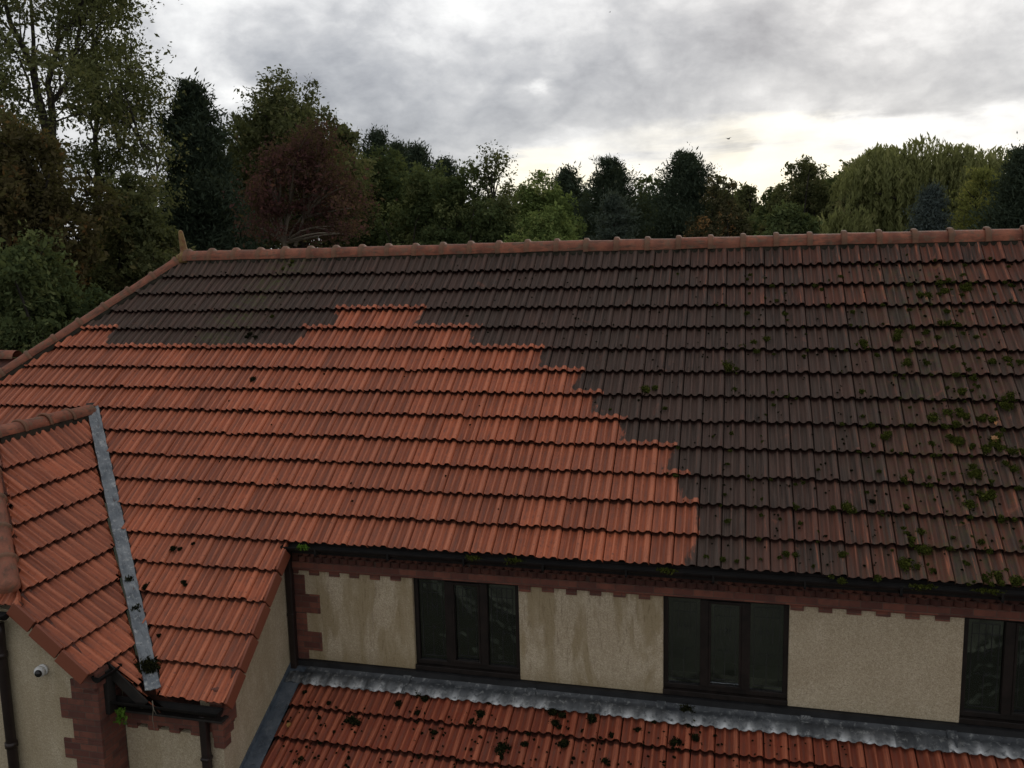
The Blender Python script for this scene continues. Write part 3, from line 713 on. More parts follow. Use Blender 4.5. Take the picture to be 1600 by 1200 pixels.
# apron flashing dressed over the tile rolls
nx = 900; rows = 9; V = []; W_ = []
for j in range(rows):
    v = j/(rows-1); y = WY-.002-.275*v
    for i in range(nx+1):
        x = XW+.02+i*(14.0/nx); u = ((x-.08)/TW) % 1.0; hgt = np.interp(u, PU, PH)
        z = -5.238+(y+3.891)*math.tan(LB)+.012+max(0, hgt)*.55*min(1, max(0, (v-.25)/.5))+.020*(v > .45)+(.010 if v < .2 else 0)+.0035*math.sin(x*7.3+v*5)*v
        yy = y-.010*math.sin(x*2.9)*v-(.006*math.sin(x*23))*v
        V.append((x, yy, z)); W_.append(max(0, (v-.55)/.45)*(.25+.75*abs(math.sin(x*12.4+.4*math.sin(x*3)))**5)*(1 if math.sin(x*5.1)+math.sin(x*1.9) > -.9 else .15))
V = np.array(V); idx = np.arange(nx)
F = np.concatenate([np.stack([j*(nx+1)+idx, (j+1)*(nx+1)+idx, (j+1)*(nx+1)+idx+1, j*(nx+1)+idx+1], 1) for j in range(rows-1)])
me = np_mesh('apron_flashing', V, F, dict(white=np.array(W_))); o = link('apron_flashing', me, M_LEAD, house); s_ = o.modifiers.new('t', 'SOLIDIFY'); s_.thickness = .005; s_.offset = 1
o['label'] = 'grey lead apron with white streaks under the windows'
for i, x in enumerate([3.7, 5.25, 6.75, 8.3, 9.75, 11.2]):
    b = MB(); b.obox((x, WY-.01, -5.238+(WY-.01+3.891)*math.tan(LB)+.032), (.10, 0, 0), (0, -.255, -.255*math.tan(LB)), (0, 0, .006)); b.build('flashing_lap', M_LEAD, house)
# side flashing against the wing wall
b = MB()
for i in range(6):
    ya = -3.72-i*.56; yb = ya-.57; za = -5.238+(ya+3.891)*math.tan(LB)+.030+.003*(i % 2); zb = -5.238+(yb+3.891)*math.tan(LB)+.030+.003*(i % 2)
    b.obox((XW+.004, ya, za), (.205, 0, 0), (0, yb-ya, zb-za), (0, 0, .006)); b.obox((XW+.002, ya, za), (.012, 0, 0), (0, yb-ya, zb-za), (0, 0, .07))
o = b.build('side_flashing', M_LEADB, house); o['label'] = 'blue grey lead strip along the wing wall'

# ---- wing walls
def pz(y): return y*TA-.13
b = MB(); b.prism([(XW, WY+.02, ZG), (XW, WY+.02, pz(WY)), (XW, YS, pz(YS)), (XW, YS, ZG)], (-.25, 0, 0)); o = b.build('wall', M_REND_SIDE, house); o['label'] = 'narrow cream side wall under the tiled verge'
# brick corbel along verge underside
b = MB(); b.prism([(XW+.02, -4.05, pz(-4.05)+.05), (XW+.02, YS-.03, pz(YS)+.05), (XW+.02, YS-.03, pz(YS)-.02), (XW+.02, -4.05, pz(-4.05)-.05)], (.10, 0, 0)); b.build('verge_corbel', M_BRICK, house)
b = MB()
for (y0, y1, z0, z1) in [(-5.30, -4.99, -4.86, -4.62), (-5.30, -5.03, -5.08, -4.86), (-5.29, -5.07, -5.20, -5.08), (-5.28, -5.14, -5.32, -5.20)]: b.box(XW-.1, XW+.018+(.03 if z0 > -5.1 else .012), y0, y1, z0, z1)
bevel(b.build('brick_kneeler', M_BRICK, house), .006)
b = MB(); b.box(.97, XW-.252, YS, YS+.25, ZG, -5.20); b.build('wall', M_REND_SIDE, house)
b = MB(); b.box(.97, XW+.0, YS-.02, YS+.25, -5.145, -4.93)
x = 1.0
while x < 2.1: b.box(x, x+.13, YS-.016, YS+.1, -5.215, -5.145); x += .27
bevel(b.build('brick_band', M_BRICK, house), .005)
# gablet infill and dark boards beside the pier
b = MB(); b.prism([(.97, YS-.004, -4.93), (XW-.1, YS-.004, -4.93), (1.42, YS-.004, -4.80), (.97, YS-.004, -4.40)], (0, .2, 0)); b.build('gablet_panel', M_BRICKD, house)
b = MB(); dw = Vector((CA, 0, -SA)); p = Vector(WO)+Vector((0, -5.44, 0))+dw*(ws_(8)-.05); b.obox(p-nW*.035, dw*.66, (0, .02, 0), -nW*.13); bevel(b.build('barge_board', M_WOODBOARD, house), .004)
b = MB(); b.obox((.90, -5.52, -4.93), (.11, 0, 0), (0, .12, 0), (0, 0, .50)); b.box(.9, 2.3, -5.40, -5.26, -4.955, -4.93); bevel(b.build('soffit', M_WOODBOARD, house), .004)
b = MB(); b.box(1.985, 2.075, YS-.115, YS-.03, ZG, -4.92); b.box(1.975, 2.085, YS-.125, YS-.02, -5.45, -5.40); bevel(b.build('downpipe', M_BROWN, house), .02)
# gable wall
def wz(x): return -2.5*TA-(x-RX)*TA-.16
b = MB(); b.prism([(-4.5, YG, ZG), (.93, YG, ZG), (.93, YG, wz(.93)), (.12, YG, -3.78), (-3.1, YG, -3.78), (-4.5, YG, -4.8)], (0, .28, 0)); o = b.build('wall', M_REND_SIDE, house); o['label'] = 'cream gable wall with the white security camera'
b = MB()   # raking brick corbel steps under the verge
x = .05
while x < .90:
    b.prism([(x, YG-.06, wz(x)+.11), (x+.155, YG-.06, wz(x+.155)+.11), (x+.155, YG-.06, wz(x+.155)-.055), (x+.06, YG-.06, wz(x+.155)-.055), (x, YG-.06, wz(x)-.055)], (0, .2, 0)); x += .158
b.build('verge_corbel', M_BRICK, house)
b = MB(); z = -4.50; i = 0; b.box(.70, .955, YG-.05, YG+.3, -4.60, -4.42)
while z > ZG:
    a = .60 if i % 2 == 0 else .46
    if i == 0: a = .62
    b.box(a, .958, YG-.016, YG+.36, z-.235, z-.002); z -= .235; i += 1
bevel(b.build('quoins', M_BRICK, house), .005)
b = MB(); b.tube([(-.16, YG-.09, -3.9), (-.16, YG-.09, -4.02), (-.18, YG-.075, -4.1), (-.19, YG-.07, -4.2), (-.2, YG-.07, ZG)], .055, 12)
for z in (-4.25, -5.3): b.tube([(-.195, YG-.07, z), (-.195, YG-.07, z-.06)], .066, 12)
b.build('downpipe', M_BROWN, house, True)

# security camera on the gable wall
sc_ = empty('security_camera', (.285, YG, -4.43), 'small white dome security camera on the cream gable wall', 'camera')
b = MB(); b.tube([(.285, YG-.001, -4.43), (.285, YG-.03, -4.43)], .062, 20); b.build('mount', M_WHITE, sc_, True)
b = MB(); b.sphere((.285, YG-.062, -4.43), (.062, .055, .062), 20, 12); b.build('housing', M_WHITE, sc_, True)
lens_c = np.array([.285, YG-.062, -4.43])+np.array([.35, -.85, -.05])*.042
b = MB(); b.sphere(lens_c, (.042, .036, .042), 16, 10); b.build('lens', M_LENS, sc_, True)

# ------------------------------------------------------------------ ground
def struct(name, me, mat): o = link(name, me, mat); o['kind'] = 'structure'; return o
mt, t, p = material('lawn'); o_ = t.coord('Object')
t.put(p.inputs['Base Color'], t.mix(t.mapr(t.noise(o_, .4, 6, .6), .35, .65), (.035, .040, .020), (.060, .066, .034))); p.inputs['Roughness'].default_value = .95
b = MB(); b.quad((-900, -600, ZG), (900, -600, ZG), (900, 1500, ZG), (-900, 1500, ZG)); struct('ground', b.mesh('ground'), mt)

# ------------------------------------------------------------------ leaf clouds
def leaf_mesh(name, C, tint, size, aspect=.55, axis=None, bias=0.0, rg=rng, fine=1):
    if fine != 1:
        C = np.concatenate([C, C+np.clip(rg.normal(size=C.shape), -1.5, 1.5)*size*.8]); tint = np.concatenate([tint, tint+rg.normal(0, .08, len(tint))]); size = size*fine
        if axis is not None: axis = np.concatenate([axis, axis])
    n = len(C); a = rg.normal(size=(n, 3)); a /= np.linalg.norm(a, axis=1)[:, None]
    if axis is not None: a = a*(1-bias)+axis*bias; a /= np.linalg.norm(a, axis=1)[:, None]+1e-9
    b_ = np.cross(a, rg.normal(size=(n, 3))); b_ /= np.linalg.norm(b_, axis=1)[:, None]+1e-9
    sz = (size*np.clip(rg.lognormal(-.08, .42, n), .4, 2.1))[:, None]; a = a*sz; b_ = b_*sz*aspect
    V = np.stack([C-a, C+b_*.9-a*.1, C+a, C-b_*.9-a*.1], 1).reshape(-1, 3)
    F = np.arange(4*n).reshape(-1, 4)
    return np_mesh(name, V, F, fattrs=dict(tint=np.clip(tint, 0, 1)))
def at(px, D):
    v = rdir(px, 400); h = math.hypot(v[0], v[1]); return CAMP[0]+v[0]/h*D, CAMP[1]+v[1]/h*D
def zat(px, py, D):
    v = rdir(px, py); return CAMP[2]+v[2]/math.hypot(v[0], v[1])*D
def bough(b, A, B, r0, r1, rg, seg=5, sag=.12, n=5):
    A, B = np.array(A, float), np.array(B, float); L = np.linalg.norm(B-A); pts = []
    off = rg.normal(size=3)*L*.05
    for i in range(n+1):
        t_ = i/n; q = A+(B-A)*t_+off*math.sin(math.pi*t_)+np.array([0, 0, L*sag*math.sin(math.pi*t_)]); pts.append(q)
    b.tube(pts, [r0+(r1-r0)*(i/n)**.8 for i in range(n+1)], seg, cap=False); return pts

def broad_tree(px, py_top, wpx, D, kind, label, n=16000, size=.13, base=.30, lobes=16, gap=.0, name='broadleaf_tree', bark=M_BARK, seed=0, twigs=0, shape=1.0, limbs=14, py_low=None, cat='tree', group=None, depth=.8, spread=1.0):
    rg = np.random.default_rng(1000+seed); x, y = at(px, D); ztop = zat(px, py_top, D); H = ztop-ZG; Rr = wpx/FPX*D*.97
    root = empty(name, (x, y, ZG), label, cat, group); zb = ZG+H*base if py_low is None else zat(px, py_low, D); cz = (zb+ztop)/2; rz = (ztop-zb)/2
    # lobes
    L = []
    tries = 0
    lobes = int(lobes*1.5)
    while len(L) < lobes and tries < 4000:
        tries += 1
        d = rg.normal(size=3); d /= np.linalg.norm(d); rr = rg.uniform(.35, .92)
        w_ = Rr*(1-.45*max(0, d[2])*shape); lr = rg.uniform(.15, .36)
        L.append((np.array([d[0]*w_*rr, d[1]*w_*rr*depth, d[2]*rz*(1-lr*.9)*min(1, rr*1.2)]), lr))
    L.append((np.array([0, 0, rz*.68]), .34)); L.append((np.array([rg.uniform(-.2, .2)*Rr, 0, rz*.30]), .45))
    L.append((np.array([-Rr*.62, 0, -rz*.1]), .36)); L.append((np.array([Rr*.62, 0, -rz*.15]), .36))
    C0 = np.array([x, y, cz]); cl = []; ct = []
    for c_, lr in L:
        m_ = int(26*(lr/.3)**2); d = rg.normal(size=(m_, 3)); d /= np.linalg.norm(d, axis=1)[:, None]
        rad = np.array([Rr*lr, Rr*lr, min(Rr, rz)*lr*1.05]); rr = rg.uniform(.55, 1.08, m_)[:, None]
        cl.append(C0+c_+d*rad*rr); ct.append(np.clip(.42+rg.normal(0, .22)+rg.normal(0, .16, m_), 0, 1))
    sprays = []
    for _ in range(int(lobes*2.2)):
        c_, lr = L[rg.integers(len(L))]; d = rg.normal(size=3); d[2] = abs(d[2])*.9; d /= np.linalg.norm(d); rad = np.array([Rr*lr, Rr*lr, min(Rr, rz)*lr])
        for q_ in (1.10, 1.28): cl.append((C0+c_+d*rad*q_)[None]); ct.append(np.array([rg.uniform(.2, .8)]))
        sprays.append((C0+c_+d*rad*.6, C0+c_+d*rad*1.30))
    cl = np.concatenate(cl); ct = np.concatenate(ct)
    if gap: keep = rg.random(len(cl)) > gap; cl, ct = cl[keep], ct[keep]
    k = rg.integers(0, len(cl), n); cs = Rr*.066*spread*rg.uniform(.5, 1.3, len(cl))
    P = cl[k]+np.clip(rg.normal(size=(n, 3)), -1.8, 1.8)*cs[k][:, None]; P[:, 2] = np.minimum(P[:, 2], ztop+.3)
    tint = ct[k]+rg.normal(0, .13, n)
    link('crown', leaf_mesh('crown', P, tint, size, rg=rg, fine=.60), LM[kind], root)
    b = MB(); th = rz*2*.65+(zb-ZG); tr = .018*H+.06; pts = []
    for i in range(9): t_ = i/8; pts.append((x+Rr*.06*math.sin(t_*4+seed), y+Rr*.05*math.sin(t_*3), ZG-.2+(th+.2)*t_))
    b.tube(pts, [tr*(1.25 if i == 0 else 1-.10*i) for i in range(9)], 8)
    for c_ in cl[rg.integers(0, len(cl), limbs*2)]:
        t_ = rg.uniform(.35, .95); i = int(t_*8); bough(b, pts[i], c_, tr*.38*(1.1-t_*.6), .02, rg)
    for A_, B_ in sprays: bough(b, A_, B_, .025, .008, rg, 4, .02, 3)
    for i in range(0):
        c_ = cl[np.argsort(-cl[:, 2])[rg.integers(0, max(4, len(cl)//8))]]; e_ = c_+np.array([rg.normal()*.5, rg.normal()*.3, rg.uniform(.5, 1.3)])
        bough(b, c_-np.array([0, 0, .8]), e_, .022, .008, rg, 4, 0)
    b.build('trunk', bark, root)
    return root

def conifer(px, py_top, wpx, D, kind, label, n=12000, size=.20, base=.12, power=.75, droop=-.05, name='conifer_tree', seed=0, round_=.0, tuft=.22, rag=.25, group=None, py_low=None, tiers=None):
    rg = np.random.default_rng(2000+seed); x, y = at(px, D); ztop = zat(px, py_top, D); H = ztop-ZG; Rr = wpx/FPX*D
    root = empty(name, (x, y, ZG), label, 'tree', group); zb = ZG+H*base if py_low is None else zat(px, py_low, D)
    nb = 120; ph_ = rg.uniform(0, 6, 4); b = MB(); b.tube([(x, y, ZG-.2), (x, y, (ZG+ztop)/2), (x, y, ztop-.15)], [.02*H+.03, .012*H+.02, .02], 8)
    Pl, Tl, Al = [], [], []
    per = n//nb
    for i in range(nb):
        h = (i+rg.random())/nb
        if tiers: h = (math.floor(h*tiers)+.5+rg.normal(0, .13))/tiers
        h = min(max(h, 0), .985); ang = i*2.399+rg.normal(0, .3)
        prof = (1-h)**power
        if round_: prof = prof*(1-round_)+round_*math.sqrt(max(0, 1-(2*h-.8)**2/1.5))
        r_ = Rr*(prof*rg.uniform(1-rag*1.2, 1+rag*.5)*(1+.20*math.sin(ang*2+h*9+ph_[0])+.12*math.sin(h*23+ph_[1]))+.03); z0 = zb+(ztop-zb)*h
        tip = np.array([x+math.cos(ang)*r_, y+math.sin(ang)*r_, z0+r_*(-droop)+rg.normal(0, .1)]); A = np.array([x, y, z0-r_*.15])
        bough(b, A, tip, .05, .012, rg, 4, -.04, 3)
        m_ = max(6, int(per*(r_/Rr+.25)*1.4)); t_ = rg.uniform(.30, 1.02, m_)**.7
        q = A+(tip-A)*t_[:, None]; wid = tuft*.72*(.4+1.3*t_)*(.5+r_/Rr)
        q = q+np.clip(rg.normal(size=(m_, 3)), -1.5, 1.5)*wid[:, None]*np.array([1, 1, .55]); Pl.append(q)
        ax = np.tile((tip-A)/np.linalg.norm(tip-A)*.55+np.array([0, 0, .55]), (m_, 1)); Al.append(ax)
        Tl.append(np.clip(.40+.15*t_+rg.normal(0, .16, m_)+rg.normal(0, .16), 0, 1))
    m_ = 160; q = np.array([x, y, ztop-.55])+rg.normal(size=(m_, 3))*np.array([.16, .16, .35]); Pl.append(q); Al.append(np.tile([0, 0, 1.], (m_, 1))); Tl.append(rg.uniform(.2, .7, m_))
    link('crown', leaf_mesh('crown', np.concatenate(Pl), np.concatenate(Tl), size, .30, np.concatenate(Al), .55, rg, fine=.46), LM[kind], root)
    b.build('trunk', M_BARK, root); return root

def willow(px, py_top, wpx, D, label, seed=0, n_str=1500, name='willow_tree'):
    rg = np.random.default_rng(3000+seed); x, y = at(px, D); ztop = zat(px, py_top, D); Rr = wpx/FPX*D; H = ztop-ZG
    root = empty(name, (x, y, ZG), label, 'tree'); b = MB(); b.tube([(x, y, ZG-.2), (x+.3, y, ZG+H*.3), (x, y, ZG+H*.6)], [.6, .45, .28], 9)
    lob = [(rg.normal(size=2)*Rr*.35, rg.uniform(.75, 1.0), rg.uniform(.25, .45)) for _ in range(13)]
    lob += [(np.array([0, 0.]), 1.0, .45), (np.array([-.55*Rr, 0]), .72, .38), (np.array([.62*Rr, .1*Rr]), .80, .36), (np.array([-.82*Rr, -.1*Rr]), .42, .25), (np.array([.3*Rr, 0]), .95, .4), (np.array([-.3*Rr, 0]), .90, .4)]
    Pl, Tl, Al = [], [], []
    for i in range(n_str):
        c_, hf, lr = lob[rg.integers(len(lob))]; a = rg.uniform(0, 2*math.pi); q = math.sqrt(rg.random())
        sx_, sy_ = c_[0]+math.cos(a)*q*lr*Rr, c_[1]+math.sin(a)*q*lr*Rr
        zt = ZG+H*(.38+.62*hf)-(q**2)*lr*H*.30-.1*rg.random(); Ln = rg.uniform(.8, 3.6)*(.5+q)
        m_ = int(Ln*11); s_ = np.sort(rg.random(m_)); sw = rg.normal(0, .16, 2)
        P = np.stack([x+sx_+math.cos(a)*.35*np.sqrt(s_)*q+sw[0]*s_, y+sy_+math.sin(a)*.35*np.sqrt(s_)*q+sw[1]*s_, zt-Ln*s_+.12*np.sin(s_*3)], 1)
        P += rg.normal(size=(m_, 3))*.035; Pl.append(P); Tl.append(np.clip(.55-.35*s_+rg.normal(0, .16)+rg.normal(0, .1, m_), 0, 1)); Al.append(np.tile([0, 0, -1.], (m_, 1)))
        if i % 26 == 0: bough(b, (x, y, ZG+H*.45), (x+sx_*.8, y+sy_*.8, zt-.9), .14, .03, rg, 5, .2)
    link('crown', leaf_mesh('crown', np.concatenate(Pl), np.concatenate(Tl), .12, .30, np.concatenate(Al), .6, rg), LM['willow'], root)
    b.build('trunk', M_BARK, root); return root

# tall thin crowned trees at left whose forks show against the sky
def polytree(D, paths, clus, kind, label, n, size, seed, name='tall_tree', bark=M_BARK, spread=.42, depthj=2.0, category='tree'):
    rg = np.random.default_rng(4000+seed); fx = paths[0][0][0][0]; x, y = at(fx, D); root = empty(name, (x, y, ZG), label, category)
    b = MB(); tips = []
    for i, (pts, r0, r1) in enumerate(paths_fmt(paths)):
        dj = rg.normal(0, depthj*.3); P = []
        for j, (qx, qy) in enumerate(pts):
            Dj = D+dj*j/len(pts); ax_, ay_ = at(qx, Dj); P.append(np.array([ax_, ay_, zat(qx, qy, Dj)]))
        if i == 0: P[0][2] = ZG-.2
        b.tube(P, [r0+(r1-r0)*j/(len(P)-1) for j in range(len(P))], 7, cap=False); tips += P[1:]
    Cs, Ct = [], []
    for (cx_, cy_, wx, wy, m_) in clus:
        for _ in range(m_):
            qx, qy = cx_+rg.uniform(-1, 1)*wx, cy_+rg.uniform(-1, 1)*wy; Dj = D+rg.normal(0, depthj); a_ = at(qx, Dj); Cs.append(np.array([a_[0], a_[1], zat(qx, qy, Dj)])); Ct.append(rg.uniform(.1, .75))
    Cs = np.array(Cs); Ct = np.array(Ct); TP = np.array(tips)
    for c_ in Cs[rg.integers(0, len(Cs), min(90, len(Cs)))]:
        d_ = np.linalg.norm(TP-c_-np.array([0, 0, -1.0]), axis=1); A = TP[np.argmin(d_)]
        if np.linalg.norm(A-c_) < 6: bough(b, A, c_, .035, .01, rg, 4, .08)
    k = rg.integers(0, len(Cs), n); P = Cs[k]+rg.normal(size=(n, 3))*spread*rg.uniform(.5, 1.2, len(Cs))[k][:, None]*np.array([1.15, 1, .7])
    link('crown', leaf_mesh('crown', P, Ct[k]+rg.normal(0, .15, n), size, rg=rg, fine=.58), LM[kind], root); b.build('trunk', bark, root); return root
def paths_fmt(paths): return paths

polytree(30, [([(97, 800), (97, 420), (93, 260), (90, 193), (83, 150), (80, 110), (67, 73), (53, 40), (47, 0), (40, -60), (38, -130)], 0.170, 0.035),
              ([(97, 230), (102, 193), (103, 157), (100, 133), (113, 97), (123, 67), (150, 33), (167, 0), (175, -50)], 0.120, 0.035),
              ([(105, 160), (120, 143), (137, 118), (145, 90), (157, 43), (160, 0), (170, -60)], 0.075, 0.028),
              ([(80, 110), (85, 67), (87, 0), (92, -60)], 0.070, 0.028), ([(88, 175), (68, 160), (73, 133), (60, 90), (30, 50)], 0.050, 0.021), ([(60, 60), (35, 30), (10, -10)], 0.040, 0.021),
              ([(68, 160), (45, 150), (20, 165), (0, 180)], 0.035, 0.014), ([(83, 110), (65, 95), (35, 85), (10, 60)], 0.035, 0.014)],
         [(60, 40, 95, 130, 46), (0, 120, 50, 100, 22), (30, 180, 60, 45, 14), (170, 30, 50, 70, 14), (140, -60, 120, 60, 20), (150, 130, 30, 60, 8)], 'olive',
         'tall thin leaved tree with dark forking trunk at top left', 14000, .095, 1, spread=.40)
polytree(33, [([(160, 800), (160, 420), (163, 300), (165, 215), (177, 150), (173, 85), (180, 20), (185, -40)], 0.120, 0.028), ([(165, 215), (200, 160), (225, 120)], 0.040, 0.014),
              ([(172, 150), (150, 110), (140, 60)], 0.040, 0.014), ([(163, 260), (200, 235), (235, 225)], 0.040, 0.014)],
         [(200, 45, 45, 90, 30), (215, 130, 38, 60, 22), (200, 210, 52, 60, 24), (190, 280, 80, 50, 30), (180, -50, 60, 60, 12), (250, 150, 12, 20, 3)], 'olive',
         'second tall tree with feathery olive crown beside the dark pine', 14500, .095, 2, spread=.42)
broad_tree(50, 185, 115, 25, 'brown', 'browning leafy tree under the tall forked tree at left edge', 21000, .10, lobes=20, seed=3, py_low=520, twigs=6, shape=.5)
broad_tree(215, 265, 95, 27, 'olive', 'olive bushy tree behind the roof finial', 19000, .10, lobes=18, seed=4, py_low=560, shape=.4)
broad_tree(40, 372, 115, 20, 'green', 'low green bushy tree above the left roof hip', 24000, .085, lobes=18, seed=5, py_low=700, shape=.5, base=.1)
broad_tree(150, 330, 120, 38, 'green', 'dark green tree filling the gap behind the left trees', 15000, .14, lobes=16, seed=6, py_low=640)
broad_tree(-30, 260, 120, 36, 'green', 'dark leafy tree cut by the left picture edge', 12000, .14, lobes=14, seed=36, py_low=640)
conifer(318, 135, 62, 36, 'pine', 'tall dark pine with rounded top between the broadleaf trees', 30000, .20, seed=7, power=.75, round_=.30, tuft=.28, py_low=470, rag=.22)
conifer(318, 290, 88, 38, 'pine', 'broad dark pine base behind the finial', 20000, .22, seed=47, power=.5, round_=.6, tuft=.4, py_low=560, rag=.2)
broad_tree(470, 122, 125, 42, 'olive', 'large dark olive tree with spiky twigs behind the purple tree', 38000, .13, lobes=28, seed=8, py_low=430, twigs=26, shape=.12, spread=.95)
broad_tree(398, 160, 55, 44, 'olive', 'slim tree with loose twiggy crown beside the tall pine', 10000, .12, lobes=9, seed=9, py_low=420, twigs=14, gap=.2)
polytree(24, [([(446, 800), (446, 380), (440, 330), (436, 300), (428, 250)], .07, .02), ([(446, 372), (458, 320), (463, 285), (468, 250)], .05, .015), ([(462, 385), (478, 340), (495, 300), (505, 265)], .05, .015), ([(440, 330), (425, 280)], .03, .01)],
         [(502, 212, 16, 14, 8), (478, 238, 20, 14, 9), (515, 250, 20, 14, 9), (445, 252, 18, 14, 8), (425, 285, 20, 12, 8), (462, 280, 20, 12, 8), (500, 290, 20, 12, 8), (540, 282, 14, 14, 7), (412, 320, 12, 14, 6), (440, 322, 18, 10, 6), (480, 325, 18, 12, 7), (525, 322, 18, 12, 7), (556, 318, 12, 12, 5), (420, 356, 18, 10, 5), (465, 362, 18, 10, 5), (505, 358, 18, 12, 6), (545, 358, 16, 14, 6)], 'purple', 'purple leaved tree with thin pale stems behind the ridge', 11000, .070, 10, 'purple_tree', M_PALEBARK, .26, .7)
for i, (px, py, wp, D) in enumerate([(598, 206, 36, 62), (628, 226, 26, 64), (658, 229, 20, 60), (700, 252, 30, 66)]):
    conifer(px, py, wp, D, 'pine', ['dark pine top showing just right of the large olive tree', 'small dark pine top in the middle of the row', 'narrow dark pine top before the slope of trees', 'low dark pine behind the rounded green trees'][i],
            9000, .26, seed=11+i, power=.5, round_=.4, tuft=.40, py_low=400, rag=.35, group='far dark pines left of centre')
broad_tree(605, 225, 90, 45, 'green', 'dark green rounded tree right of the purple tree', 22000, .13, lobes=18, seed=16, py_low=480)
broad_tree(548, 180, 62, 46, 'olive', 'olive shoulder tree stepping down beside the large olive tree', 10000, .13, lobes=10, seed=17, py_low=420)
broad_tree(665, 255, 85, 40, 'green', 'mid green tree behind the ridge left of the twiggy tree', 16000, .12, lobes=14, seed=18, py_low=480)
broad_tree(738, 248, 85, 38, 'green', 'dense dark tree with bare twigs at its right shoulder', 22000, .11, lobes=18, seed=19, py_low=480, twigs=10)
polytree(38, [([(772, 800), (772, 330), (776, 275), (778, 240)], .07, .01), ([(770, 300), (765, 262), (762, 245)], .03, .01), ([(776, 285), (790, 265), (795, 255)], .03, .01)], [(775, 262, 14, 24, 9), (790, 300, 14, 24, 8)], 'olive', 'thin twiggy sapling against the bright horizon', 1100, .10, 20, 'sapling', spread=.25, depthj=.5)
broad_tree(845, 270, 62, 46, 'ltgreen', 'light green tree with bright gaps in its top', 10000, .12, lobes=12, seed=21, py_low=420, gap=.15, twigs=8)
broad_tree(858, 318, 76, 30, 'ltgreen', 'fresh green bush tree rising just over the ridge', 22000, .085, lobes=16, seed=22, py_low=480, shape=.8)
conifer(888, 268, 26, 55, 'pine', 'small black pine behind the light green trees', 7000, .25, seed=23, power=.5, round_=.4, tuft=.35, py_low=400, rag=.35)
conifer(955, 250, 60, 48, 'pine', 'dark pine with a narrow raised top near the centre', 20000, .18, seed=24, power=.7, round_=.25, tuft=.32, py_low=420, rag=.5)
conifer(960, 300, 62, 40, 'cedar', 'grey green cedar with drooping layered boughs', 14000, .15, seed=25, power=.8, round_=.15, droop=.10, tuft=.17, py_low=450, rag=.5, name='cedar_tree', tiers=9)
conifer(1070, 242, 58, 46, 'pine', 'broad dark pine right of the cedar', 26000, .18, seed=26, power=.6, round_=.35, tuft=.30, py_low=430, rag=.42)
broad_tree(1125, 268, 50, 44, 'autumn', 'dark tree with orange tipped top against the sunset', 10000, .11, lobes=11, seed=27, py_low=430, twigs=10)
broad_tree(1166, 286, 34, 58, 'olive', 'thin open crowned tree with sky showing through', 4200, .16, lobes=9, seed=28, py_low=400, gap=.35, limbs=16)
broad_tree(1208, 288, 46, 55, 'green', 'dark rounded tree before the feathery one', 11000, .15, lobes=12, seed=29, py_low=440)
broad_tree(1254, 240, 62, 48, 'olive', 'feathery olive tree with loose pointed top', 22000, .11, lobes=14, seed=30, py_low=440, twigs=16, shape=.9)
broad_tree(1232, 320, 60, 36, 'green', 'low dark tree behind the ridge left of the willow', 12000, .12, lobes=12, seed=37, py_low=460)
broad_tree(1326, 255, 72, 50, 'green', 'dark green tree leaning against the willow', 20000, .13, lobes=16, seed=31, py_low=440, twigs=12)
broad_tree(1320, 300, 50, 42, 'olive', 'smaller brown green tree in front of the dark one by the willow', 10000, .12, lobes=12, seed=38, py_low=450)
broad_tree(1545, 240, 34, 52, 'olive', 'pale thin tree between the willow and the right conifer', 5000, .12, lobes=9, seed=32, py_low=400, gap=.3, twigs=8)
willow(1436, 212, 140, 44, 'large weeping willow with hanging yellow green strands', seed=33, n_str=3800)
willow(1322, 308, 50, 40, 'small willow skirt at the foot of the large willow', seed=39, n_str=420)
conifer(1452, 296, 40, 34, 'blue', 'blue grey spruce in front of the willow', 12000, .12, seed=34, power=.8, round_=.15, tuft=.16, py_low=430, rag=.45, name='spruce_tree')
conifer(1530, 268, 48, 36, 'yellow', 'yellow green larch with upswept boughs right of the spruce', 9500, .12, seed=35, power=.7, round_=.2, droop=-.35, tuft=.16, py_low=430, rag=.3, name='larch_tree')
conifer(1594, 236, 34, 33, 'pine', 'dark conifer cut by the right picture edge', 16000, .15, seed=40, power=.45, round_=.45, tuft=.22, py_low=430, rag=.25)
broad_tree(1680, 300, 90, 42, 'green', 'leafy tree beyond the right picture edge', 6000, .16, lobes=10, seed=41, py_low=450)
for i, (px, py, wp) in enumerate([(1012, 283, 70), (1150, 294, 75), (800, 300, 62), (560, 255, 90), (400, 280, 90), (1400, 290, 100), (1295, 276, 75), (905, 288, 62)]):
    broad_tree(px, py, wp, 62+i, 'green', ['dark tree far behind the cedar and pine', 'dark tree far behind the orange tipped tree', 'dark tree far behind the twiggy sapling', 'dark tree far behind the purple tree', 'dark tree far behind the tall pine',
               'dark tree far behind the willow', 'dark tree far behind the feathery olive tree', 'dark tree far behind the small black pine'][i], 11000, .18, lobes=14, seed=50+i, py_low=440, group='far trees closing the gaps')

